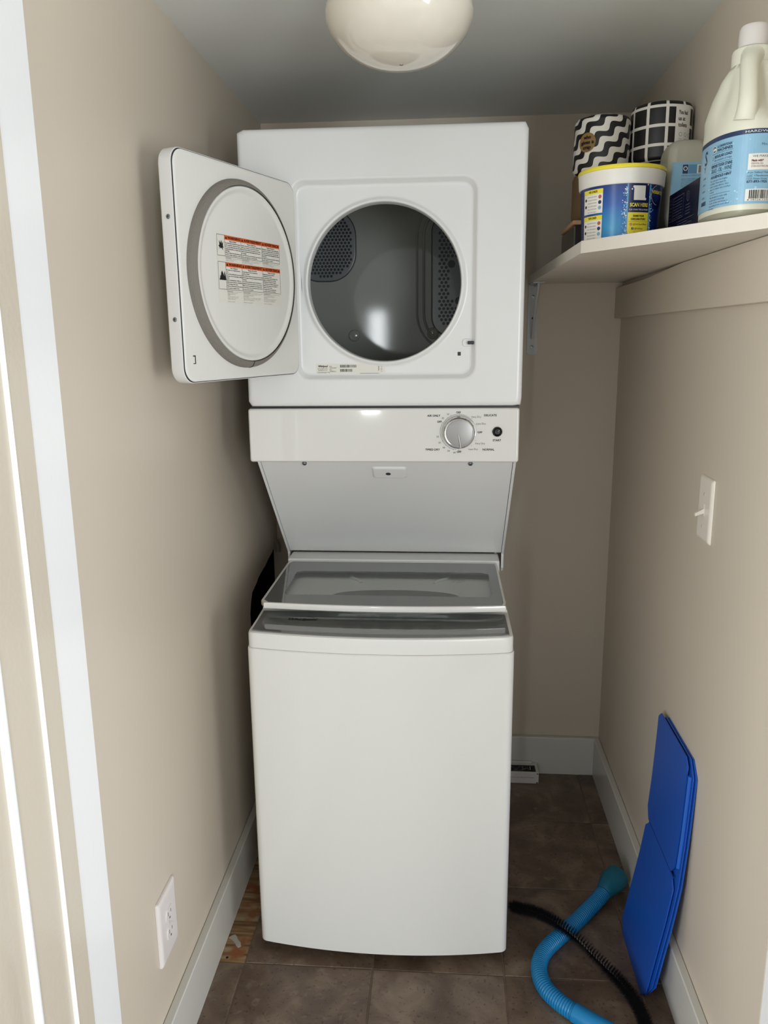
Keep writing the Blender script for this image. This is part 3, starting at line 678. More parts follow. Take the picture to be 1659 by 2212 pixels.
for s, a, z in (('OFF', 0.1650, 1.2338), ('OFF', 0.1235, 1.2133), ('OFF', 0.2125, 1.1898), ('OFF', 0.1672, 1.1466)): pr.text(s, a, z, 0.0040, M_inkd, bold=0.0003)
for s, a, z in (('10', 0.1425, 1.2300), ('20', 0.1310, 1.2215), ('Very Dry', 0.2040, 1.2240), ('Less Dry', 0.2150, 1.2091), ('Very Dry', 0.2130, 1.1655), ('Less Dry', 0.1985, 1.1528), ('60', 0.1572, 1.1453), ('50', 0.1441, 1.1490), ('40', 0.1335, 1.1562), ('30', 0.1240, 1.1672), ('20', 0.1198, 1.1806)): pr.text(s, a, z, 0.0040, M_ink)
ca, cb = 0.1665, 1.1905
pr.arc(ca-0.001, cb+0.001, 0.0385, 0.0005, 92, 148, M_inkd); pr.arc(ca-0.001, cb+0.001, 0.0385, 0.0005, 2, 88, M_inkd); pr.arc(ca-0.001, cb+0.001, 0.0405, 0.0005, 154, 264, M_inkd)
for dg in (116, 128, 47, 25, 333, 313, 253, 240, 225, 208, 194): pr.disc(ca+0.0412*math.cos(R(dg)), cb+0.0412*math.sin(R(dg)), 0.0006, M_inkd, 1, 8)
for dg in (90, 0, 150, 270): pr.line(ca+0.0385*math.cos(R(dg)), cb+0.0385*math.sin(R(dg)), ca+0.0425*math.cos(R(dg)), cb+0.0425*math.sin(R(dg)), 0.0006, M_inkd)
pr.build('panel_printing', cp)

# open dryer door
DU = Vector((-0.34735, -0.93774, 0)); DNn = Vector((0.93774, -0.34735, 0)); DO = Vector((-0.183, 0.090, 0))
def DM(a, z, c): return DO+DU*a+DNn*c+Vector((0, 0, z))
a0, a1, z0, z1 = -0.003, 0.3910, 1.3190, 1.7115
def dl(ins, c, r=0.026): return [DM(p[0], p[1], c) for p in rrect(a0+ins, a1-ins, z0+ins, z1-ins, r, 10)]
b = loft([dl(0.004, -0.0300), dl(0.001, -0.0285), dl(0.0, -0.0260), dl(0.0, -0.0035), dl(0.0005, -0.0022), dl(0.0020, -0.0020)], True, True, True); bmesh.ops.recalc_face_normals(b, faces=b.faces)
door = obj('dryer_door', b, M_enamel, wd, ang=45)
b = loft([dl(0.0010, -0.0026), dl(0.0022, -0.0004)], True, True, True); bmesh.ops.recalc_face_normals(b, faces=b.faces); obj('gap_gasket', b, M_gap, door)
b = loft([dl(0.0028, -0.0010), dl(0.0028, -0.0002), dl(0.0045, 0.0012), dl(0.009, 0.0014)], True, True, True); bmesh.ops.recalc_face_normals(b, faces=b.faces)
inn = obj('inner_panel', b, M_inner, door, ang=50)
DCA, DCZ = 0.1966, 1.5135
def dlathe(prof, n=128, cap=True):
    loops = [[DM(DCA+r*math.cos(2*PI*i/n), DCZ+r*math.sin(2*PI*i/n), c) for i in range(n)] for r, c in prof]
    b = loft(loops, True, False, cap); bmesh.ops.recalc_face_normals(b, faces=b.faces); return b
obj('plug_disc', dlathe([(0.1605, 0.0010), (0.1600, 0.0135), (0.1585, 0.0158), (0.1550, 0.0160), (0.1525, 0.0150), (0.1490, 0.0132), (0.1470, 0.0125), (0.1440, 0.0124), (0.05, 0.0124), (0.004, 0.0124)]), M_inner, door, ang=50)
prof = []
for i in range(57):
    t = i/56; rib = 0.0007*(0.5+0.5*math.cos(i*2*PI/7)); bul = math.sin(PI*t)
    prof.append((0.1722-0.0118*t+0.0032*bul+rib, 0.0010+0.0150*t+0.0018*bul+rib*0.8))
sl = obj('door_seal', dlathe(prof, 128, False), M_seal, door, ang=70); sl['label'] = 'ribbed grey round seal'
b = BM()
ta = R(-90)
pth = [DM(DCA+r*math.cos(ta), DCZ+r*math.sin(ta), c) for r, c in [(q[0], q[1]+0.0006) for q in prof[::4]]]
merge(b, tube(pth, 0.0010, 6)); obj('seal_seam', b, M_gap, door)
# strike box and screws
b = prism(rrect(0.3565, 0.3720, 1.3495, 1.3715, 0.001, 2), lambda a, c, d: DM(a, c, d), 0.0012, 0.0018); obj('strike_frame', b, M_inner, door)
b = BM()
for q in ((0.3600, 0.3622, 1.3530, 1.3680), (0.3600, 0.3670, 1.3660, 1.3680), (0.3600, 0.3670, 1.3530, 1.3545)): merge(b, prism([(q[0], q[2]), (q[1], q[2]), (q[1], q[3]), (q[0], q[3])], lambda a, c, d: DM(a, c, d), 0.0018, 0.0021))
obj('strike_opening', b, M_black, door, sm=False)
for zz in (1.5985, 1.4295):
    b = lathe([(0.0042, 0.0), (0.0040, 0.0008), (0.0030, 0.0014), (0.0, 0.0016)], 0, 0, 20, False, False)
    for v in b.verts: v.co = DM(a1+v.co.z, zz+v.co.x, -0.0135+v.co.y)
    sc = obj('screw', b, M_screw, door)
    b = BM()
    for s in (0, 1): merge(b, prism([(-0.0026, -0.0004), (0.0026, -0.0004), (0.0026, 0.0004), (-0.0026, 0.0004)], (lambda a, c, d: DM(a1+d, zz+a, -0.0135+c)) if s else (lambda a, c, d: DM(a1+d, zz+c, -0.0135+a)), 0.0014, 0.0018))
    obj('cross_slot', b, M_black, door, sm=False)
# warning label on the door: a runs from the label's left edge, b from its top
WL, WT = 0.2955, 1.5815
def wfn(a, b_, l): return DM(WL-a/1000.0*1.03, WT-0.0005*(a/204.0)+b_/1000.0*0.97, 0.0125+LAY*l)
pr = Print(wfn)
pr.rect(0, 205, -125, 0, M_paper, 1, 300)
cols = (23.5, 73, 141, 203)
heads = ('WARNING', 'AVERTISSEMENT', 'ADVERTENCIA')
txt1 = (('Explosion Hazard', 'Keep flammable materials and vapors,', 'such as gasoline, away from dryer.', 'Do not dry anything that has ever had', 'anything flammable on it (even after', 'washing).', 'Failure to follow these instructions can', 'result in death, explosion, or fire.'),
        ("Risque d'explosion", 'Garder les matieres et les vapeurs inflammables,', "telle que l'essence, loin de la secheuse.", 'Ne pas faire secher des articles qui ont ete', "salis de substances inflammables (meme apres", 'un lavage).', 'Le non-respect de ces instructions peut causer un', 'deces, une explosion ou un incendie.'),
        ('Peligro de Explosion', 'Mantenga los materiales y vapores inflamables,', 'tales como la gasolina, alejados de la secadora.', 'No seque ningun articulo que haya tenido algo', 'que contenga sustancias inflamables (aun despues', 'de lavarlo).', 'No seguir estas instrucciones puede ocasionar la', 'muerte, explosion o incendio.'))
txt2 = (('Fire Hazard', 'No washer can completely remove', 'oil.', 'Do not dry anything that has ever had', 'any type of oil on it (including cooking', 'oils).', 'Items containing foam, rubber, or', 'plastic must be dried on a clothesline', 'or by using an Air Cycle.', 'Failure to follow these instructions', 'can result in death or fire.'),
        ("Risque d'incendie", 'Aucune laveuse ne peut completement', "enlever l'huile.", 'Ne pas faire secher des articles qui ont ete salis', "par tout genre d'huile (y compris les huiles de", 'cuisson).', 'Les articles contenant mousse, caoutchouc ou', 'plastique doivent etre seches sur une corde a', "linge ou par le programme de sechage a l'air.", 'Le non-respect de ces instructions peut causer', 'un deces ou un incendie.'),
        ('Peligro de Incendio', 'Ninguna lavadora puede eliminar', 'completamente el aceite.', 'No seque ningun articulo que haya tenido', 'alguna vez cualquier tipo de aceite', '(incluyendo los aceites de cocina).', 'Los articulos que contengan espuma, hule o', 'plastico deben secarse en un tendedero o', 'usando un Ciclo de Aire.', 'No seguir estas instrucciones puede', 'ocasionar la muerte o un incendio.'))
for bt, bb, txt in ((-1.5, -39.5, txt1), (-50.0, -100.0, txt2)):
    pr.frame(1.0, 203.5, bb, bt, 0.7, M_inkd, 2)
    pr.rect(23.5, 203.5, bt-8.0, bt, M_orange, 3, 300)
    for c in (73, 141): pr.rect(c-0.3, c+0.3, bb, bt, M_inkd, 4); 
    pr.rect(23.1, 23.7, bb, bt, M_inkd, 4)
    nl = len(txt[0]); dh = (bt-8.0-bb-2.0)/nl
    for i in range(3):
        c0, c1 = cols[i], cols[i+1]; ht = 4.6
        pr.poly([(c0+1.5, bt-6.4), (c0+7.5, bt-6.4), (c0+4.5, bt-1.2)], M_inkd, 5)
        pr.text(heads[i], c0+9, bt-4.0, ht, M_inkd, 5, w=c1-c0-11, align='l', bold=0.35)
        pr.text(txt[i][0], (c0+c1)/2, bt-8.0-dh*0.6, min(2.6, dh*0.62), M_inkd, 3, w=(c1-c0)*0.42, bold=0.15, res=1)
        for k_, s in enumerate(txt[i][1:]): pr.text(s, c0+1.5, bt-8.0-dh*(k_+1.6), min(2.5, dh*0.6), M_inkd, 3, w=min((c1-c0-3)*len(s)/46.0*(1.15 if i == 0 else 0.98)*(46/40.0 if i == 0 else 1), c1-c0-3), align='l', res=1, bold=0.12)
pr.poly([(5, -22), (8, -20), (7, -12), (11, -17), (14, -11), (15.5, -18), (19, -13), (18, -21), (20, -26), (17, -24), (17.5, -30), (14, -25), (11, -27), (9, -24), (6.5, -29), (7.5, -24)], M_inkd, 3)
pr.poly([(3, -83), (23, -83), (22, -76), (20, -70), (19, -66), (17.5, -71), (18, -76), (15.5, -72), (12, -66), (9, -70), (8, -76), (6, -74), (5.5, -79)], M_inkd, 3)
small = (('WARNING:', 'To reduce the risk of fire or shock', 'only use a certified vent kit. See', 'Installation Instructions.'), ('AVERTISSEMENT:', "Pour reduire le risque d'incendie, n'utiliser", "qu'un ensemble de conduit certifie. Voir les", "instructions d'installation."), ('ADVERTENCIA:', 'Para reducir el riesgo de incendio use', 'solo un conducto certificado. Vea', 'las instrucciones de instalacion.'))
for i in range(3):
    c0, c1 = cols[i], cols[i+1]
    for base, ls in ((-41.2, small[i]), (-102.0, small[i]+small[i])):
        pr.frame(c0+1, c0+1+0.36*(c1-c0), base-2.2, base+0.6, 0.2, M_ink, 2); pr.text(ls[0], c0+1.5, base-0.8, 1.7, M_ink, 3, w=0.34*(c1-c0), align='l', res=1)
        pr.text(ls[1], c0+1+0.39*(c1-c0), base-0.9, 1.3, M_ink, 3, w=0.55*(c1-c0), align='l', res=1)
        for k_, s in enumerate(ls[2:]): pr.text(s, c0+1.5, base-3.4-2.3*k_, 1.3, M_ink, 3, w=0.9*(c1-c0)*len(s)/48, align='l', res=1)
    pr.text('Part No. warning label', c0+2, -121.5, 1.3, M_inkd, 3, w=0.42*(c1-c0), align='l', res=1)
o = pr.build('warning_label', door); o['label'] = 'white safety label with orange WARNING headers in three languages'

# ------------------------------------------------------------------ ceiling lamp
lp_ = thing('ceiling_lamp', 'white glass globe ceiling lamp, switched off, at the top of the photo', 'lamp', (0.056, -0.20, ZC))
prof = []
for i in range(33):
    t = -PI/2+PI*0.86*i/32; prof.append((0.1225*math.cos(t)**0.92 if math.cos(t) > 0 else 0.0, 1.912+0.0775*math.sin(t)+(0.006 if t < 0 else 0)*math.cos(t)))
b = lathe(prof, 0.056, -0.20, 64, False, False); bmesh.ops.remove_doubles(b, verts=b.verts, dist=1e-5)
obj('glass_globe', b, M_globe, lp_, ang=60)
obj('ceiling_plate', lathe([(0.070, ZC), (0.070, ZC-0.012), (0.058, ZC-0.020)], 0.056, -0.20, 40), M_brass, lp_)
obj('finial', lathe([(0.0, 1.8345), (0.003, 1.8350), (0.0042, 1.838), (0.003, 1.841)], 0.060, -0.214, 12, False), M_brass, lp_)

# ------------------------------------------------------------------ shelf, cleat, bracket
shp = [(0.380, -0.1195), (XR, -0.502), (XR, YB), (0.3705, YB)]
b = prism(shp, up, 1.5415, 1.5635, 0.0015, 2)
tag(obj('wall_shelf', b, M_shelf, loc=(0.50, 0.2, 1.5415), ang=30), 'white painted board shelf with a clipped front corner, in the right rear corner', 'shelf')
b = prism([(-0.48, 1.4430), (YB-0.0005, 1.4430), (YB-0.0005, 1.5265), (0.40, 1.5290), (0.08, 1.5402), (-0.48, 1.5405)], lambda a, c, d: (XR-d, a, c), 0.0, 0.019, 0.001, 1)
tag(obj('shelf_cleat', b, M_cleat, loc=(XR, 0.1, 1.443), ang=30), 'beige painted wooden batten along the right wall under the shelf', 'batten')
br = thing('shelf_bracket', 'white metal angle bracket holding the shelf against the back wall', 'bracket', (0.386, YB, 1.44))
b = prism([(0.372, 1.5405), (0.372, 1.349)]+[(0.3865+0.0145*math.cos(a), 1.349+0.007*math.sin(a)) for a in [PI+PI*i/8 for i in range(9)]]+[(0.401, 1.5405)], lambda a, c, d: (a, d, c), YB-0.0005, YB-0.0035)
bmesh.ops.recalc_face_normals(b, faces=b.faces); obj('wall_plate', b, M_brk, br)
obj('shelf_arm', box(0.374, 0.404, 0.628, YB-0.003, 1.5375, 1.5408, 0.0006, 1), M_brk, br)
b = tube([Vector((0.390, 0.636, 1.5355)), Vector((0.387, 0.685, 1.460)), Vector((0.386, YB-0.005, 1.388))], 0.0035, 8); merge(b, tube([Vector((0.3895, 0.634, 1.5345)), Vector((0.3895, YB-0.01, 1.5345))], 0.003, 8))
obj('brace', b, M_brk, br)
for zz in (1.507, 1.365): obj('screw', lathe([(0.0045, YB-0.0035), (0.0042, YB-0.0055), (0.0, YB-0.0065)], 0.3865, zz, 16, False, False, 'y'), M_screw, br)
obj('spare_hole', lathe([(0.003, YB-0.0034), (0.003, YB-0.0038), (0, YB-0.0038)], 0.3865, 1.446, 12, False, False, 'y'), M_gap, br)

# ------------------------------------------------------------------ things on the shelf
SZ = 1.5636
def cyl_fn(cx, cy, rad, zbase, th0=0.0, wobbly=False):
    """a: arc length to the right as seen from the camera, b: height above zbase; rad may depend on height"""
    def fn(a, b_, l):
        r = rad(b_) if callable(rad) else rad
        d = Vector((cam_loc.x-cx, cam_loc.y-cy, 0)).normalized(); ph = math.atan2(d.y, d.x)+th0+a/r; r2 = r*(1.013 if wobbly else 1.0)+0.00035+LAY*l
        return Vector((cx+r2*math.cos(ph), cy+r2*math.sin(ph), zbase+b_))
    return fn
def uv_cyl(cx, cy, prof, m, name, parent=None, n=64, wob=0.0, loc=None):
    """closed turned shape with UV in metres measured from the side facing the camera"""
    d = Vector((cam_loc.x-cx, cam_loc.y-cy, 0)).normalized(); ph0 = math.atan2(d.y, d.x)
    b = BM(); uvl = b.loops.layers.uv.new('UVMap'); V = []; z0 = prof[0][1]; Rm = max(p[0] for p in prof)
    rnd = random.Random(int(cx*1000)+int(z0*777)); ph = [rnd.uniform(0, 6) for _ in range(4)]
    for k_, (r, z) in enumerate(prof):
        row = []
        for i in range(n+1):
            a = -PI+2*PI*i/n; rr = r*(1+wob*(math.sin(3*a+ph[0]+z*40)+0.6*math.sin(7*a+ph[1]+z*90))); row.append(b.verts.new((cx+rr*math.cos(ph0+a), cy+rr*math.sin(ph0+a), z+wob*0.04*math.sin(5*a+ph[2]))) if i < n else None)
        row[n] = row[0]; V.append(row)
    for k_ in range(len(V)-1):
        for i in range(n):
            f = b.faces.new((V[k_][i], V[k_][i+1], V[k_+1][i+1], V[k_+1][i])); us = (i, i+1, i+1, i); ks = (k_, k_, k_+1, k_+1)
            for lo, uu, kk in zip(f.loops, us, ks): lo[uvl].uv = ((-PI+2*PI*uu/n)*Rm, prof[kk][1]-z0+(Rm-prof[kk][0])*(1 if kk > len(prof)/2 else -1))
    for row in (V[0], V[-1]):
        f = b.faces.new(row[:n])
        for lo in f.loops: lo[uvl].uv = (0.0001, 0.0001)
    bmesh.ops.recalc_face_normals(b, faces=b.faces)
    return obj(name, b, m, parent, ang=50, loc=loc)
# bamboo-lidded glass container carrying the paper rolls
cx0, cx1, cy0, cy1 = 0.394, 0.634, 0.086, 0.268
ct = thing('glass_container', 'smoky glass storage box with a bamboo lid, low behind the blue tub', 'container', (0.51, 0.17, SZ))
obj('body', box(cx0+0.003, cx1-0.003, cy0+0.003, cy1-0.003, SZ, 1.6175, 0.004, 3), M_jarglass, ct)
obj('bamboo_lid', box(cx0, cx1, cy0, cy1, 1.6178, 1.6268, 0.003, 2), M_bamboo, ct)
def roll_prof(r, z0, z1, e=0.010): return [(r*0.55, z0+0.001), (r-e, z0), (r-e*0.3, z0+e*0.25), (r, z0+e), (r*1.002, (z0+z1)/2), (r, z1-e), (r-e*0.3, z1-e*0.25), (r-e, z1), (r*0.45, z1-0.002), (r*0.3, z1-0.006)]
WX, WY, WR = 0.4565, 0.150, 0.0565
GX, GY, GR = 0.5745, 0.149, 0.0605
tag(uv_cyl(WX, WY, roll_prof(WR, 1.6275, 1.7215), M_kraft, 'paper_roll', wob=0.004, loc=(WX, WY, 1.6275)), 'brown paper wrapped roll underneath the wavy patterned roll', 'toilet roll', 'paper wrapped rolls on the shelf')
wr = thing('paper_roll', 'toilet roll in black and white wavy wrapper with a round gold sticker', 'toilet roll', (WX, WY, 1.7225), 'paper wrapped rolls on the shelf')
uv_cyl(WX, WY, roll_prof(WR, 1.7225, 1.8300), M_wave, 'wrapper', wr, wob=0.006)
pr = Print(cyl_fn(WX, WY, WR, 1.7225, 0.0, True)); pr.disc(-0.0300, 0.0555, 0.0185, M_gold, 1, 28)
for i, s in enumerate(('who', 'gives a', 'crap')): pr.text(s, -0.0300, 0.0650-i*0.0095, 0.0065, M_inkd, 2, w=(0.015, 0.028, 0.017)[i], bold=0.0007, res=3)
o = pr.build('round_sticker', wr); o['label'] = 'round gold brand sticker'
gr0 = thing('paper_roll', 'black and white grid wrapped roll mostly hidden under the other grid roll', 'toilet roll', (GX, GY, 1.6275), 'paper wrapped rolls on the shelf')
uv_cyl(GX, GY, roll_prof(GR*0.985, 1.6275, 1.7365), M_grid, 'wrapper', gr0, wob=0.005)
gr1 = thing('paper_roll', 'toilet roll in black and white grid wrapper with lettering panel, top of stack', 'toilet roll', (GX, GY, 1.7375), 'paper wrapped rolls on the shelf')
uv_cyl(GX, GY, roll_prof(GR, 1.7375, 1.8500), M_grid, 'wrapper', gr1, wob=0.005)
pr = Print(cyl_fn(GX, GY, GR, 1.7375, 0.0, True)); pr.rect(0.0275, 0.0660, 0.006, 0.0990, M_paper, 1, 0.003)
for i, s in enumerate(('You had', 'us at', 'toilets')): pr.text(s, 0.0335, 0.0885-i*0.0115, 0.0075, mat('wrapper_brown_ink', (78, 62, 52), 0.6), 2, w=(0.022, 0.016, 0.021)[i], align='l', bold=0.0005)
for i in range(3): pr.arc(0.040+i*0.012, 0.048, 0.0038, 0.0006, 0, 360, M_ink, 2, 14); pr.text('paper', 0.040+i*0.012, 0.040, 0.002, M_ink, res=1); pr.text('made', 0.040+i*0.012, 0.0365, 0.002, M_ink, res=1)
for i in range(3): pr.text('100% recycled paper', 0.034, 0.030-i*0.004, 0.0022, M_ink, w=0.026, align='l', res=1)
pr.build('lettering_panel', gr1)

# stain remover tub
TXc, TYc = 0.4705, 0.000
tb = thing('detergent_tub', 'round blue and white stain remover tub with yellow lid at shelf front', 'tub', (TXc, TYc, SZ))
trad = lambda h: 0.0700+0.0060*(h/0.104)
b = BM()
d = Vector((cam_loc.x-TXc, cam_loc.y-TYc, 0)).normalized()
uv_cyl(TXc, TYc, [(0.055, SZ+0.002), (0.066, SZ), (0.0695, SZ+0.002), (0.0700, SZ+0.005), (0.0760, SZ+0.106)], M_bluelab, 'body', tb)
obj('rim_collar', lathe([(0.0745, SZ+0.103), (0.0775, SZ+0.1035), (0.0790, SZ+0.106), (0.0805, SZ+0.128), (0.0800, SZ+0.130), (0.075, SZ+0.130)], TXc, TYc, 72), M_tubw, tb)
obj('yellow_lid', lathe([(0.0760, SZ+0.130), (0.0812, SZ+0.1302), (0.0818, SZ+0.1315), (0.0812, SZ+0.1355), (0.0795, SZ+0.1375), (0.0740, SZ+0.1375), (0.070, SZ+0.134), (0, SZ+0.134)], TXc, TYc, 72), M_lid, tb)
lt = BM(); fnc = cyl_fn(TXc, TYc, 0.0805, SZ)
pr = Print(cyl_fn(TXc, TYc, trad, SZ))
rnd = random.Random(3)
for k_ in range(260):   # printed bubbles beside the centre panel
    side = rnd.choice((-1, 1)); a = 0.0345+side*(0.0225+abs(rnd.gauss(0, 0.004))); bh = rnd.uniform(0.004, 0.100); r_ = rnd.choice((0.0004, 0.0006, 0.0009, 0.0013))
    pr.disc(a, bh, r_, M_bubble if rnd.random() < 0.6 else M_tubw, 1, 8)
pr.rect(0.0110, 0.0145, 0.006, 0.1035, mat('label_mist', (96, 156, 204), 0.4), 1, 0.004); pr.rect(0.0545, 0.0585, 0.006, 0.1035, MC['label_mist'], 1, 0.004)
pr.rect(0.0140, 0.0550, 0.0535, 0.1035, M_navy, 2, 0.004)
pr.rect(0.0140, 0.0550, 0.0220, 0.0535, M_yel, 2, 0.004)
for i in range(12):
    t0, t1 = PI*i/12, PI*(i+1)/12
    pr.poly([(0.0345+0.0205*math.cos(t0), 0.0222), (0.0345+0.0205*math.cos(t0), 0.0222-0.0165*math.sin(t0)), (0.0345+0.0205*math.cos(t1), 0.0222-0.0165*math.sin(t1)), (0.0345+0.0205*math.cos(t1), 0.0222)], M_yel, 2)
for i in range(6): pr.rect(0.0235+i*0.0037, 0.0235+(i+1)*0.0037+0.0001, 0.0745, 0.0995, M_tubw, 3, 0.004)   # blank patch where the scan code was
pr.disc(0.0235, 0.0975, 0.0022, M_tubw, 3); pr.disc(0.0460, 0.0765, 0.0022, M_tubw, 3); pr.disc(0.0200, 0.0935, 0.0014, M_tubw, 3); pr.disc(0.0510, 0.1015, 0.0013, M_tubw, 3)
pr.text('SCAN HERE', 0.0345, 0.0662, 0.0062, M_yel, 4, w=0.035, bold=0.0005); pr.text('FOR STAIN TIPS & MORE!', 0.0345, 0.0580, 0.0030, M_tubw, 4, w=0.037)
pr.text('SHARE YOUR', 0.0345, 0.0470, 0.0034, M_inkd, 4, w=0.021, bold=0.0003); pr.text('OXICLEAN STORY:', 0.0345, 0.0415, 0.0034, M_inkd, 4, w=0.029, bold=0.0003)
pr.rect(0.0150, 0.0540, 0.0372, 0.0375, M_ink, 4, 0.004)
M_pink = mat('icon_pink', (190, 92, 84), 0.5); pr.frame(0.0185, 0.0228, 0.0305, 0.0348, 0.0007, M_pink, 4); pr.arc(0.02065, 0.03265, 0.0012, 0.0004, 0, 360, M_pink, 4, 10); pr.text('@OxiCleanOfficial', 0.0245, 0.0327, 0.0030, M_inkd, 4, w=0.027, align='l')
pr.rect(0.0218, 0.0258, 0.0232, 0.0272, mat('icon_navy', (30, 60, 96), 0.5), 4); pr.text('f', 0.0240, 0.0250, 0.0033, M_tubw, 5, bold=0.0002); pr.text('@OxiClean', 0.0275, 0.0252, 0.0030, M_inkd, 4, w=0.0165, align='l')
pr.text('Or visit us at', 0.0345, 0.0185, 0.0026, M_inkd, 4, w=0.017); pr.text('oxiclean.com', 0.0345, 0.0145, 0.0034, M_inkd, 4, w=0.023, bold=0.0003)
for zt, zb_, hd in ((0.0985, 0.0560, 'HE LOADS'), (0.0520, 0.0060, 'TOP LOADS')):
    pr.rect(-0.0800, -0.0325, zb_, zt, M_tubw, 2, 0.004); pr.rect(-0.0800, -0.0325, zt-0.0080, zt, M_yel, 3, 0.004); pr.text(hd, -0.0545, zt-0.0040, 0.0036, M_inkd, 4, w=0.020, bold=0.0003)
    for k_ in range(6): pr.text('Add scoop then detergent', -0.0670, zt-0.0125-k_*0.0054, 0.0019, M_ink, 4, w=0.022, align='l', res=1)
    for k_ in range(3): pr.disc(-0.0385, zt-0.0140-k_*0.0095, 0.0034, (M_pink, M_dnavy, M_sky)[k_], 3, 12)
    pr.disc(-0.0730, zt-0.0170, 0.0028, M_navy, 3, 10); pr.disc(-0.0730, zt-0.0290, 0.0028, M_inkd, 3, 10)
    pr.rect(-0.0795, -0.0790, zb_, zt, M_ink, 4); 
    for k_ in range(7): pr.rect(-0.0900, -0.0815, zt-0.0105-k_*0.0048, zt-0.0085-k_*0.0048, M_ink, 4, 0.003)
pr.disc(0.0770, 0.0850, 0.0165, M_navy, 2, 32, 0.024); pr.arc(0.0770, 0.0850, 0.0170, 0.0006, 100, 270, M_tubw, 3, 24); pr.text('VERSATILE', 0.0800, 0.0900, 0.0055, M_yel, 4, bold=0.0004)
pr.build('label', tb)
obj('lid_latch', box(0, 1, 0, 1, 0, 1), M_tubw, tb) if False else None

# navy carton
nbx0, nbx1, nby0, nby1, nbz = 0.561, 0.606, -0.196, -0.006, 1.6548
nb = thing('navy_carton', 'dark navy cardboard box with fine white print, between tub and large jug', 'box', (0.583, -0.1, SZ))
obj('carton', box(nbx0, nbx1, nby0, nby1, SZ, nbz, 0.0012, 1), M_boxnavy, nb)
M_bxt = mat('box_text', (126, 128, 150), 0.5)
pr = Print(lambda a, b_, l: Vector((nbx0-LAY*l, -0.006-a, SZ+b_)))     # left face, a runs towards the camera
pr.frame(0.028, 0.098, 0.040, 0.080, 0.0006, M_bxt)
for k_ in range(7): pr.text('Directions and ingredients listing', 0.034, 0.074-k_*0.005, 0.0022, M_bxt, w=0.055, align='l', res=1)
for k_ in range(10): pr.text('For household use', 0.004, 0.078-k_*0.0062, 0.002, M_bxt, w=0.018, align='l', res=1)
pr.rect(0.060, 0.165, 0.034, 0.0345, M_bxt); 
for k_ in range(7): pr.text('Contains enzymes. Keep away from children.', 0.066, 0.030-k_*0.0042, 0.0024, M_bxt, w=(0.088 if k_ % 3 else 0.060), align='l', res=1)
pr.arc(0.124, 0.071, 0.0085, 0.0008, 0, 360, M_bxt, 1, 20); pr.text('1', 0.124, 0.071, 0.009, M_bxt)
for k_ in range(4): pr.text('pre-measured', 0.112, 0.057-k_*0.005, 0.0026, M_bxt, w=0.026, align='l', res=1)
pr.build('side_print', nb)
pr = Print(lambda a, b_, l: Vector((nbx0+a, nby0-LAY*l, SZ+b_)))
pr.rect(0.010, 0.012, 0.004, 0.088, mat('box_seam', (40, 44, 84), 0.4)); pr.rect(0.017, 0.040, 0.020, 0.075, M_inkd); pr.rect(0.016, 0.030, 0.012, 0.020, M_paper)
for k_ in range(4): pr.text('DISH', 0.020, 0.068-k_*0.013, 0.007, M_bxt, align='l')
pr.build('front_print', nb)

# upside-down rectangular bottle
JX0, JX1, JY0, JY1 = 0.5575, 0.6350, -0.0005, 0.083
jt = thing('upturned_bottle', 'frosted rectangular detergent bottle standing upside down behind the navy box', 'bottle', (0.596, 0.04, SZ))
def jl(ins, z, r=0.016): return [(p[0], p[1], z) for p in rrect(JX0+ins, JX1-ins, JY0+ins, JY1-ins, r, 6)]
b = loft([jl(0.026, SZ+0.012, 0.008), jl(0.020, SZ+0.022, 0.01), jl(0.004, SZ+0.040), jl(0.0, SZ+0.055), jl(0.0, 1.722), jl(0.0012, 1.738), jl(0.003, 1.745), jl(0.008, 1.7535), jl(0.014, 1.7575), jl(0.024, 1.7590, 0.01)], True, True, True)
bmesh.ops.recalc_face_normals(b, faces=b.faces); obj('body', b, M_jug2, jt, ang=60)
obj('cap', lathe([(0.018, SZ), (0.018, SZ+0.012), (0.014, SZ+0.013)], 0.596, 0.042, 24), M_cap, jt)
pr = Print(lambda a, b_, l: Vector((JX0+a, JY0-0.0002-LAY*l, SZ+b_)))
pr.rect(0.006, 0.070, 0.060, 0.1515, M_sky, 1)
M_lt = mat('label_text_blue', (48, 66, 92), 0.5)
pr.rect(0.026, 0.036, 0.131, 0.147, M_dnavy, 2); pr.arc(0.031, 0.140, 0.004, 0.0012, 0, 360, M_paper, 3, 12); pr.rect(0.037, 0.052, 0.131, 0.147, mat('label_mid_blue', (92, 140, 172), 0.4), 2); pr.rect(0.053, 0.068, 0.131, 0.1465, M_paper, 2); pr.barcode(0.055, 0.067, 0.132, 0.145, M_inkd, 3)
for s, bh in (('KEEP OUT OF REACH OF CHILDREN', 0.1275), ('IF SWALLOWED DRINK A GLASS OF WATER', 0.121), ('In case of contact rinse', 0.1175), ('thoroughly with water and', 0.114), ('seek medical attention if', 0.1105), ('the irritation persists', 0.107)): pr.text(s, 0.0455, bh, 0.0022, M_lt, 2, w=0.042, rot=PI, res=1)
pr.arc(0.037, 0.0985, 0.0050, 0.0006, 20, 150, M_lt, 2, 12); pr.arc(0.037, 0.0985, 0.0050, 0.0006, 200, 330, M_lt, 2, 12); pr.text('ECO', 0.047, 0.099, 0.0022, M_lt, 2, rot=PI)
pr.rect(0.020, 0.050, 0.070, 0.0915, M_paper, 2); pr.text('MADE', 0.034, 0.086, 0.004, M_inkd, 3, rot=PI)
pr.build('label', jt)

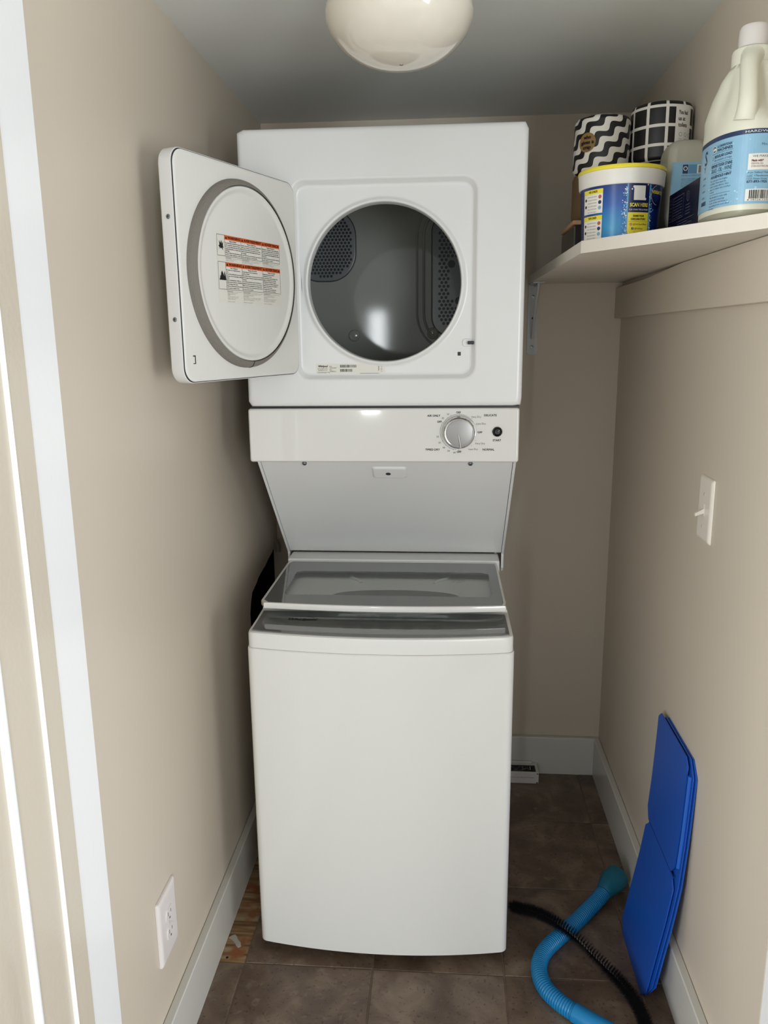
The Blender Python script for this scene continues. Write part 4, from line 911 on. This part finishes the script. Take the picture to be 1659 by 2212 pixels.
# large detergent jug
GXc, GYc, HX, HY = 0.5865, -0.305, 0.0500, 0.0820
lj = thing('detergent_jug', 'large frosted laundry detergent jug with blue label, nearest on the shelf', 'jug', (GXc, GYc, SZ))
def sup(t, hx, hy, e=2.3):
    ct_, st_ = math.cos(t), math.sin(t); return (hx*math.copysign(abs(ct_)**(2/e), ct_), hy*math.copysign(abs(st_)**(2/e), st_))
def jloop(hx, hy, z, cx=GXc, cy=GYc, e=2.3, n=72, dent=0.0):
    out = []
    for i in range(n):
        t = 2*PI*i/n; x, y = sup(t, hx, hy, e)
        if dent:
            a = math.degrees(t) % 360; k_ = math.exp(-((a-205)/18)**2)+1.6*math.exp(-((a-285)/17)**2); x *= 1-dent*k_; y *= 1-dent*k_
        out.append((cx+x, cy+y, z))
    return out
nk = 0.592
secs = [(0.044, 0.074, SZ, 0), (0.0485, 0.080, SZ+0.003, 0), (0.0495, 0.0815, SZ+0.010, 0), (0.0500, 0.082, SZ+0.03, 0), (0.0500, 0.082, SZ+0.120, 0), (0.0500, 0.082, 1.692, 0), (0.0497, 0.080, 1.702, 0.02)]
for z, lx in ((1.7146, 0.5345), (1.730, 0.5378), (1.7434, 0.5415), (1.757, 0.5470), (1.7687, 0.5515), (1.779, 0.5580), (1.7873, 0.5640)):
    hx = (GXc+(nk-GXc)*(z-1.70)/0.09)-lx; t_ = (z-1.70)/0.09; secs.append((hx, 0.080*(1-t_)+0.030*t_, z, 0.17*math.sin(PI*min(1, t_*1.05))))
loops = []
for hx, hy, z, dn_ in secs:
    t_ = max(0, (z-1.70)/0.09); loops.append(jloop(hx, hy, z, GXc+(nk-GXc)*t_, GYc+0.0*t_, 2.3-0.3*t_, 72, dn_))
b = loft(loops, True, True, True); bmesh.ops.recalc_face_normals(b, faces=b.faces)
for f in b.faces: f.material_index = 1 if f.calc_center_median().z < 1.581 else 0
obj('body', b, [M_jug, M_liquid], lj, ang=60)
obj('neck', lathe([(0.028, 1.785), (0.0290, 1.7885), (0.0290, 1.8055), (0.0275, 1.8095), (0.0225, 1.8125)], nk, GYc, 40), M_jug, lj)
obj('cap', lathe([(0.0212, 1.8115), (0.0212, 1.830), (0.0205, 1.8385), (0.0180, 1.8425), (0.0120, 1.8445), (0.0, 1.8450)], nk, GYc, 40, True, False), M_cap, lj)
hp = smooth_path([(0.5850, GYc-0.020, 1.795), (0.5765, GYc-0.038, 1.779), (0.5715, GYc-0.056, 1.750), (0.5680, GYc-0.068, 1.722), (0.5670, GYc-0.066, 1.698)], 6)
obj('handle', tube(hp, lambda t: 0.0130+0.004*abs(2*t-1)**3, 16), M_jug, lj)
# label follows the body by arc length
poly_s = []; S = 0.0; last = None
for i in range(0, 721):
    t = -PI/2+(i-360)/360*PI*0.8; q = sup(t, HX, HY); 
    if last: S += math.hypot(q[0]-last[0], q[1]-last[1])
    last = q; poly_s.append((S, q))
s_mid = poly_s[360][0]
def jug_fn(a, b_, l):
    s = min(max(a+s_mid, 0), S-1e-6); lo, hi = 0, 720
    while hi-lo > 1:
        m_ = (lo+hi)//2
        if poly_s[m_][0] <= s: lo = m_
        else: hi = m_
    t = (s-poly_s[lo][0])/max(1e-9, poly_s[hi][0]-poly_s[lo][0]); q0, q1 = Vector(poly_s[lo][1]), Vector(poly_s[hi][1]); q = q0.lerp(q1, t); tg = (q1-q0).normalized(); nn = Vector((tg.y, -tg.x))
    q += nn*(0.0004+LAY*l); return Vector((GXc+q.x, GYc+q.y, SZ+b_))
pr = Print(jug_fn)
LB, LT = 0.0180, 0.1130
pr.rect(-0.170, 0.090, LB, LT, M_sky, 1, 0.004); pr.rect(-0.170, 0.090, LT, LT+0.0065, M_dnavy, 1, 0.004)
pr.text('HARDWORKING', -0.022, LT+0.0032, 0.0032, M_paper, 3, w=0.062, align='l')
T0, TW = -0.0830, 0.0450
pr.disc(T0+0.006, 0.1025, 0.0046, M_paper, 2, 18); pr.arc(T0+0.006, 0.1025, 0.0040, 0.0018, 20, 170, M_lt, 3, 12); pr.arc(T0+0.006, 0.1025, 0.0040, 0.0018, 215, 330, M_lt, 3, 12)
pr.text('& CONVENTIONAL', T0+0.0135, 0.1050, 0.0034, M_lt, 2, w=0.030, align='l', bold=0.0002); pr.text('MACHINES', T0+0.0135, 0.0998, 0.0038, M_lt, 2, w=0.030, align='l', bold=0.0004)
def hr(bh): pr.rect(T0, T0+TW, bh, bh+0.0004, M_lt, 2, 0.003)
hr(0.0960); pr.arc(T0+0.003, 0.0900, 0.0022, 0.0004, 0, 360, M_lt, 2, 12); pr.text('REGULAR LOAD', T0+0.0075, 0.0915, 0.0036, M_lt, 2, w=0.036, align='l', bold=0.0004); pr.text('fill to bottom of ridge', T0+0.0075, 0.0865, 0.0028, M_lt, 2, w=0.036, align='l')
hr(0.0825); pr.text('REMOVES TOUGH STAINS', T0, 0.0785, 0.0042, M_lt, 2, w=TW, align='l', bold=0.0003); pr.text('GRASS - OIL - WINE', T0, 0.0722, 0.0058, M_lt, 2, w=TW, align='l', bold=0.0001)
hr(0.0670); pr.text('HOUSEHOLD HINT', T0, 0.0632, 0.0036, M_lt, 2, w=TW, align='l', bold=0.0004)
for k_, s in enumerate(('Use cold water for brights', 'and darks. Warm water for', 'stain resistant fabrics. Hot', 'water for whites and colorfast', 'cottons.')): pr.text(s, T0, 0.0582-k_*0.0040, 0.0024, M_lt, 2, w=TW*len(s)/30, align='l', res=1)
hr(0.0380)
for k_, s in enumerate(('This detergent is made with', 'special scent technology', 'to give clothes and linens a', 'long-lasting fresh scent after', 'you wash.')): pr.text(s, T0, 0.0345-k_*0.0040, 0.0024, M_lt, 2, w=TW*len(s)/30, align='l', res=1)
pr.text('S', -0.1085, 0.0960, 0.020, M_lt, 2, bold=0.0008); pr.text('Y', -0.1100, 0.0800, 0.009, M_lt, 2)
for k_ in range(5): pr.text('scent', -0.1100, 0.068-k_*0.0095, 0.004, M_lt, 2, w=0.012, res=1)
pr.text('RAIN WATER SCENT', -0.107, 0.030, 0.006, M_lt, 2, w=0.02, bold=0.0003)
pr.rect(-0.0155, 0.030, 0.0640, 0.0860, M_paper, 2, 0.004); pr.text('WE MAKE SURE', -0.0100, 0.0825, 0.0030, M_lt, 3, w=0.034, align='l'); pr.text('Made with*', -0.0110, 0.0765, 0.0028, mat('label_red', (120, 60, 60), 0.5), 3, w=0.016, align='l', bold=0.0003); pr.text('ESSENTIAL OILS', -0.0110, 0.0725, 0.0024, MC['label_red'], 3, w=0.016, align='l'); pr.text('STAIN-FIGHTING ENZYMES', -0.0110, 0.0688, 0.0024, MC['label_red'], 3, w=0.030, align='l')
pr.text("Mrs. Meyer's", 0.0010, 0.0985, 0.0036, M_lt, 2, align='l'); pr.text('Auto Gallery! Visit us', -0.0155, 0.0605, 0.0026, M_lt, 2, w=0.034, align='l'); pr.text('(c)2024 Manufactured for', -0.0155, 0.0560, 0.0028, M_lt, 2, w=0.036, align='l'); pr.text('1525 Howe Street', -0.0155, 0.0520, 0.0028, M_lt, 2, w=0.028, align='l'); pr.text('877-893-1925', -0.0155, 0.0478, 0.0032, M_lt, 2, w=0.028, align='l', bold=0.0003)
pr.rect(-0.0160, 0.030, 0.0215, 0.0380, M_paper, 2, 0.004); pr.barcode(-0.0110, 0.026, 0.0245, 0.0365, M_inkd, 3); pr.text('8 08124 11503', -0.0130, 0.0230, 0.0020, M_inkd, 4, w=0.034, align='l', res=1)
rnd = random.Random(9)
for k_ in range(26): pr.disc(rnd.uniform(-0.10, 0.02), rnd.uniform(0.022, 0.11), rnd.uniform(0.0005, 0.0022), mat('label_scuff', (160, 204, 224), 0.4), 1.5, 8)
pr.build('label', lj)

# ------------------------------------------------------------------ switch and outlet
sw = thing('light_switch', 'ivory toggle light switch plate on the right wall', 'light switch', (XR, -0.124, 1.067))
def swf(y, z, d): return (XR-d, y, z)
lps = [[swf(p[0], p[1], h) for p in rrect(-0.163+i_, -0.0855-i_, 1.005+i_, 1.130-i_, 0.004, 5)] for i_, h in ((0.0, 0.0003), (0.0, 0.0016), (0.0025, 0.0045), (0.006, 0.0058), (0.010, 0.0060))]
b = loft(lps, True, True, True); bmesh.ops.recalc_face_normals(b, faces=b.faces); obj('plate', b, M_bpl, sw, ang=50)
obj('slot', box(XR-0.0064, XR-0.0055, -0.1285, -0.1185, 1.055, 1.079), M_bpl, sw, sm=False)
b = box(-0.0175, 0, -0.0035, 0.0035, -0.0045, 0.0045, 0.0012, 2)
for v in b.verts:
    x, y, z = v.co; v.co = Vector((XR-0.005+x*0.96, -0.1235+y, 1.065+z*(0.75 if x < -0.01 else 1.1)+x*0.45))
obj('toggle', b, M_bpl, sw)
for zz in (1.0975, 1.0345): obj('screw', lathe([(0, 0), (0.0031, 0), (0.0031, 0.0006), (0, 0.0012)], 0, 0, 14, False, False), M_bpl, sw) if False else None
for zz in (1.0975, 1.0345):
    b = lathe([(0.0033, 0.0), (0.0030, 0.0009), (0.0, 0.0012)], 0, 0, 16, False, False)
    for v in b.verts: v.co = Vector((XR-0.0060-v.co.z, -0.124+v.co.x, zz+v.co.y))
    obj('screw', b, mat('plate_screw', (196, 188, 176), 0.35), sw)
ol = thing('wall_outlet', 'white duplex power outlet plate low on the left wall', 'outlet', (XL, -0.380, 0.310))
lps = [[(XL+h, p[0], p[1]) for p in rrect(-0.4235+i_, -0.3345-i_, 0.2415+i_, 0.3790-i_, 0.004, 5)] for i_, h in ((0.0, 0.0003), (0.0, 0.0040), (0.0025, 0.0065), (0.006, 0.0075), (0.010, 0.0077))]
b = loft(lps, True, True, True); bmesh.ops.recalc_face_normals(b, faces=b.faces); obj('plate', b, M_opl, ol, ang=50)
for zc in (0.3285, 0.2905):
    pl_ = [(-0.379+0.0168*math.cos(a), zc+min(0.0135, max(-0.0135, 0.0168*math.sin(a)))) for a in [2*PI*i/32 for i in range(32)]]
    b = prism(pl_, lambda a, c, d: (XL+d, a, c), 0.0070, 0.0092, 0.0006, 1); bmesh.ops.recalc_face_normals(b, faces=b.faces); so = obj('socket', b, M_opl, ol)
    b = BM()
    for yy, h_ in ((-0.3855, 0.0040), (-0.3725, 0.0034)): merge(b, box(XL+0.0092, XL+0.0095, yy-0.0007, yy+0.0007, zc+0.003-h_, zc+0.003+h_))
    merge(b, box(XL+0.0092, XL+0.0095, -0.3812, -0.3768, zc-0.0100, zc-0.0065)); obj('slots', b, M_gap, so, sm=False)
b = lathe([(0.0030, 0.0), (0.0028, 0.0008), (0.0, 0.0011)], 0, 0, 14, False, False)
for v in b.verts: v.co = Vector((XL+0.0077+v.co.z, -0.379+v.co.x, 0.3095+v.co.y))
obj('screw', b, MC['plate_screw'], ol)

# ------------------------------------------------------------------ small carton on the floor at the back
bx = thing('small_carton', 'flat white carton with upside-down MAX lettering on the floor by the back baseboard', 'box', (0.375, 0.69, 0.0))
bx0, bx1, by0, by1, bz = 0.310, 0.4405, 0.6560, 0.7175, 0.0400
obj('carton', box(bx0, bx1, by0, by1, 0.0005, bz, 0.001, 1), M_carton, bx)
obj('lid_flap', box(bx0+0.001, 0.424, by1-0.006, by1-0.001, bz, bz+0.006, 0.001, 1), M_carton, bx)
pr = Print(lambda a, b_, l: Vector((a, b_, bz+LAY*l)))
pr.rect(0.314, 0.4315, 0.6600, 0.6980, M_inkd, 1); pr.text('MAX', 0.3700, 0.6800, 0.022, M_ink, 2, w=0.100, rot=PI, bold=0.002); pr.text('MAX', 0.3695, 0.6803, 0.018, M_carton, 3, w=0.094, rot=PI); pr.text('MAX', 0.3695, 0.6803, 0.0165, M_inkd, 4, w=0.090, rot=PI); pr.text('CONSTRUCTION', 0.375, 0.6645, 0.003, M_carton, 3, rot=PI)
pr.build('top_print', bx)
pr = Print(lambda a, b_, l: Vector((a, by0-LAY*l, b_)))
pr.text('WARNING: READ AND FOLLOW ALL INSTRUCTIONS ON LABEL', 0.365, 0.0215, 0.0035, M_inkd, 1, w=0.120, rot=PI, res=1); pr.rect(0.4340, 0.4385, 0.033, 0.037, M_ink); pr.rect(0.4330, 0.4385, 0.002, 0.006, M_ink)
pr.build('front_print', bx)

# pipe stub in the corner above the hole
b = tube([Vector((-0.379, YB-0.045, 0.748)), Vector((-0.379, YB-0.045, 0.770)), Vector((-0.388, YB-0.030, 0.779))], 0.0075, 12)
tag(obj('pipe_stub', b, M_pvc, loc=(-0.38, YB-0.04, 0.76)), 'short pale pipe stub in the rear corner above the dark wall hole', 'pipe')

# ------------------------------------------------------------------ blue folding board leaning on the right wall
fb = thing('folding_board', 'blue plastic clothes folding board folded flat and leaning on the right wall', 'folding board', (0.59, -0.07, 0.0))
# side profile: lower half leans, upper half nearly flat on the wall; d is distance behind the front layer
def bprof(s, d):
    """s 0..1 lower half, 1..2 upper half -> x,z"""
    pts = [(0.5665, 0.001), (0.5835, 0.105), (0.6000, 0.205), (0.6115, 0.292), (0.6185, 0.400), (0.6225, 0.500), (0.6245, 0.566)]
    t = s*3; i = min(5, int(t)); u_ = t-i; a_, c_ = pts[i], pts[i+1]
    tx_, tz_ = c_[0]-a_[0], c_[1]-a_[1]; Ln = math.hypot(tx_, tz_)
    return a_[0]+tx_*u_-tz_/Ln*0+d*0.97, a_[1]+tz_*u_
def bpanel(s0, s1, y0, y1, d, th=0.0028, r=0.022, skew=0.0):
    H = (s1-s0)*0.283; W = y1-y0; b = BM(); rows = 15; F = [];  Bk = []
    for k_ in range(rows):
        t = k_/(rows-1); h = t*H
        def cut(hh):
            e_ = min(hh, H-hh)
            return 0.0 if e_ >= r else r-math.sqrt(max(0, r*r-(r-e_)**2))
        c_ = cut(h); xx, zz = bprof(s0+(s1-s0)*t, d); sk = skew*(s0+(s1-s0)*t)
        ys = [y0+c_+sk, y0+c_+0.004+sk, (y0+y1)/2+sk, y1-c_-0.004+sk, y1-c_+sk]
        F.append([b.verts.new((xx, y, zz)) for y in ys]); Bk.append([b.verts.new((xx+th, y, zz)) for y in ys])
    m_ = len(F[0])
    for k_ in range(rows-1):
        for j in range(m_-1): b.faces.new((F[k_][j], F[k_][j+1], F[k_+1][j+1], F[k_+1][j])); b.faces.new((Bk[k_][j], Bk[k_+1][j], Bk[k_+1][j+1], Bk[k_][j+1]))
        b.faces.new((F[k_][0], F[k_+1][0], Bk[k_+1][0], Bk[k_][0])); b.faces.new((F[k_][-1], Bk[k_][-1], Bk[k_+1][-1], F[k_+1][-1]))
    for row, rb in ((F[0], Bk[0]), (F[-1], Bk[-1])):
        for j in range(m_-1): b.faces.new((row[j], row[j+1], rb[j+1], rb[j]))
    bmesh.ops.recalc_face_normals(b, faces=b.faces); return b
BY0, BY1 = -0.190, 0.040
obj('panel', bpanel(0.0, 1.02, BY0+0.004, BY1, 0.0), M_boardb, fb, ang=50)
obj('panel', bpanel(1.035, 2.0, BY0+0.014, BY1+0.004, -0.001, r=0.016), M_boardb, fb, ang=50)
obj('panel', bpanel(0.0, 2.0, BY0-0.005, BY1-0.002, 0.0058, r=0.026), M_boardb, fb, ang=50)
obj('panel', bpanel(0.02, 2.0, BY0-0.010, BY1-0.004, 0.0105, r=0.028), M_boardb, fb, ang=50)
for s0, s1 in ((1.12, 1.86),):
    pth = []
    for k_ in range(14):
        xx, zz = bprof(s0+(s1-s0)*k_/13, 0.0030); pth.append(Vector((xx, BY0+0.003, zz)))
    obj('hinge_tube', tube(pth, 0.0042, 10), M_boardl, fb)
b = tube([Vector((bprof(1.027, 0.001)[0], BY0+0.012, bprof(1.027, 0)[1])), Vector((bprof(1.027, 0.001)[0], BY1-0.012, bprof(1.027, 0)[1]))], 0.0016, 8); obj('fold_line', b, mat('fold_navy', (14, 40, 104), 0.5), fb)

# ------------------------------------------------------------------ blue hose
hs = thing('vacuum_hose', 'bright blue ribbed hose lying in a bend on the tiles', 'hose', (0.42, -0.06, 0.0))
RH = 0.0185
path = smooth_path([(0.5480, 0.1330, 0.026), (0.5280, 0.1080, 0.022), (0.4935, 0.0660, 0.020), (0.4534, 0.0200, RH), (0.4080, -0.0300, RH), (0.3735, -0.0720, RH), (0.3560, -0.1100, RH), (0.3530, -0.1480, RH), (0.3630, -0.1850, RH), (0.3900, -0.2200, RH), (0.4290, -0.2520, RH), (0.4700, -0.2800, RH), (0.5150, -0.3100, RH)], 46)
Ltot = sum((path[i+1]-path[i]).length for i in range(len(path)-1)); nr = int(Ltot/0.0058)
seg = [path[0]]; acc = 0; step = 0.0058/6; k_ = 0; res_ = [path[0]]; dist = 0
i = 0; cur = path[0].copy()
while i < len(path)-1:
    dvec = path[i+1]-cur
    if dvec.length >= step: cur = cur+dvec.normalized()*step; res_.append(cur.copy())
    else: i += 1
cut = int(len(res_)*0.80)
ribbed = res_[:cut]
fr = frames(ribbed); loops = []
for i, p in enumerate(ribbed):
    r_ = RH-0.0019*(0.5+0.5*math.cos(2*PI*i/6)); loops.append([p+fr[i][1]*(r_*math.cos(2*PI*k/18))+fr[i][2]*(r_*math.sin(2*PI*k/18)) for k in range(18)])
b = loft(loops, True, False, False); bmesh.ops.recalc_face_normals(b, faces=b.faces)
obj('ribbed_tube', b, M_hose, hs, ang=80)
obj('smooth_end', tube(res_[cut-6::4], 0.0195, 20), M_hose, hs)
cu = smooth_path([(0.5420, 0.1255, 0.0245), (0.5530, 0.1390, 0.0285), (0.5700, 0.1600, 0.0310), (0.5865, 0.1790, 0.0320)], 8)
obj('end_cuff', tube(cu, lambda t: 0.0185+0.0120*min(1, t*1.5), 24), M_cuff, hs)

# ------------------------------------------------------------------ black flexible brush
bs = thing('lint_brush', 'long black bristle brush lying across the blue hose', 'brush', (0.45, -0.08, 0.0))
bp_ = smooth_path([(0.3065, 0.0600, 0.027), (0.3240, 0.0430, 0.034), (0.3620, 0.0120, 0.050), (0.4030, -0.0290, 0.058), (0.4420, -0.0660, 0.052), (0.4800, -0.1040, 0.036), (0.5150, -0.1450, 0.026), (0.5370, -0.1850, 0.023), (0.5480, -0.2250, 0.023), (0.5520, -0.2700, 0.023), (0.5530, -0.3300, 0.023)], 30)
obj('wire_core', tube(bp_[::3], 0.0022, 8), M_wire, bs)
fr = frames(bp_); b = BM(); rnd = random.Random(11); Lb = [0]
for i in range(len(bp_)-1): Lb.append(Lb[-1]+(bp_[i+1]-bp_[i]).length)
NB = 15000; pitch_ = 0.0068
j = 0
for k_ in range(NB):
    s = Lb[-1]*k_/NB
    while j < len(bp_)-2 and Lb[j+1] < s: j += 1
    t = (s-Lb[j])/max(1e-9, Lb[j+1]-Lb[j]); p = bp_[j].lerp(bp_[j+1], t); T_, U_, W_ = fr[j]
    strand = (k_ % 2)*PI; ang_ = 2*PI*s/pitch_*0.5+strand+rnd.gauss(0, 0.11)
    d_ = (U_*math.cos(ang_)+W_*math.sin(ang_)+T_*rnd.gauss(0.0, 0.05)).normalized(); ln_ = 0.0182*rnd.uniform(0.90, 1.04); sd = d_.cross(T_).normalized()*0.00055
    tip = p+d_*ln_
    if tip.z < 0.001: tip.z = 0.001
    v0 = b.verts.new(p-sd); v1_ = b.verts.new(p+sd); v2_ = b.verts.new(tip); b.faces.new((v0, v1_, v2_))
obj('bristles', b, M_brist, bs, sm=False, kind='stuff')
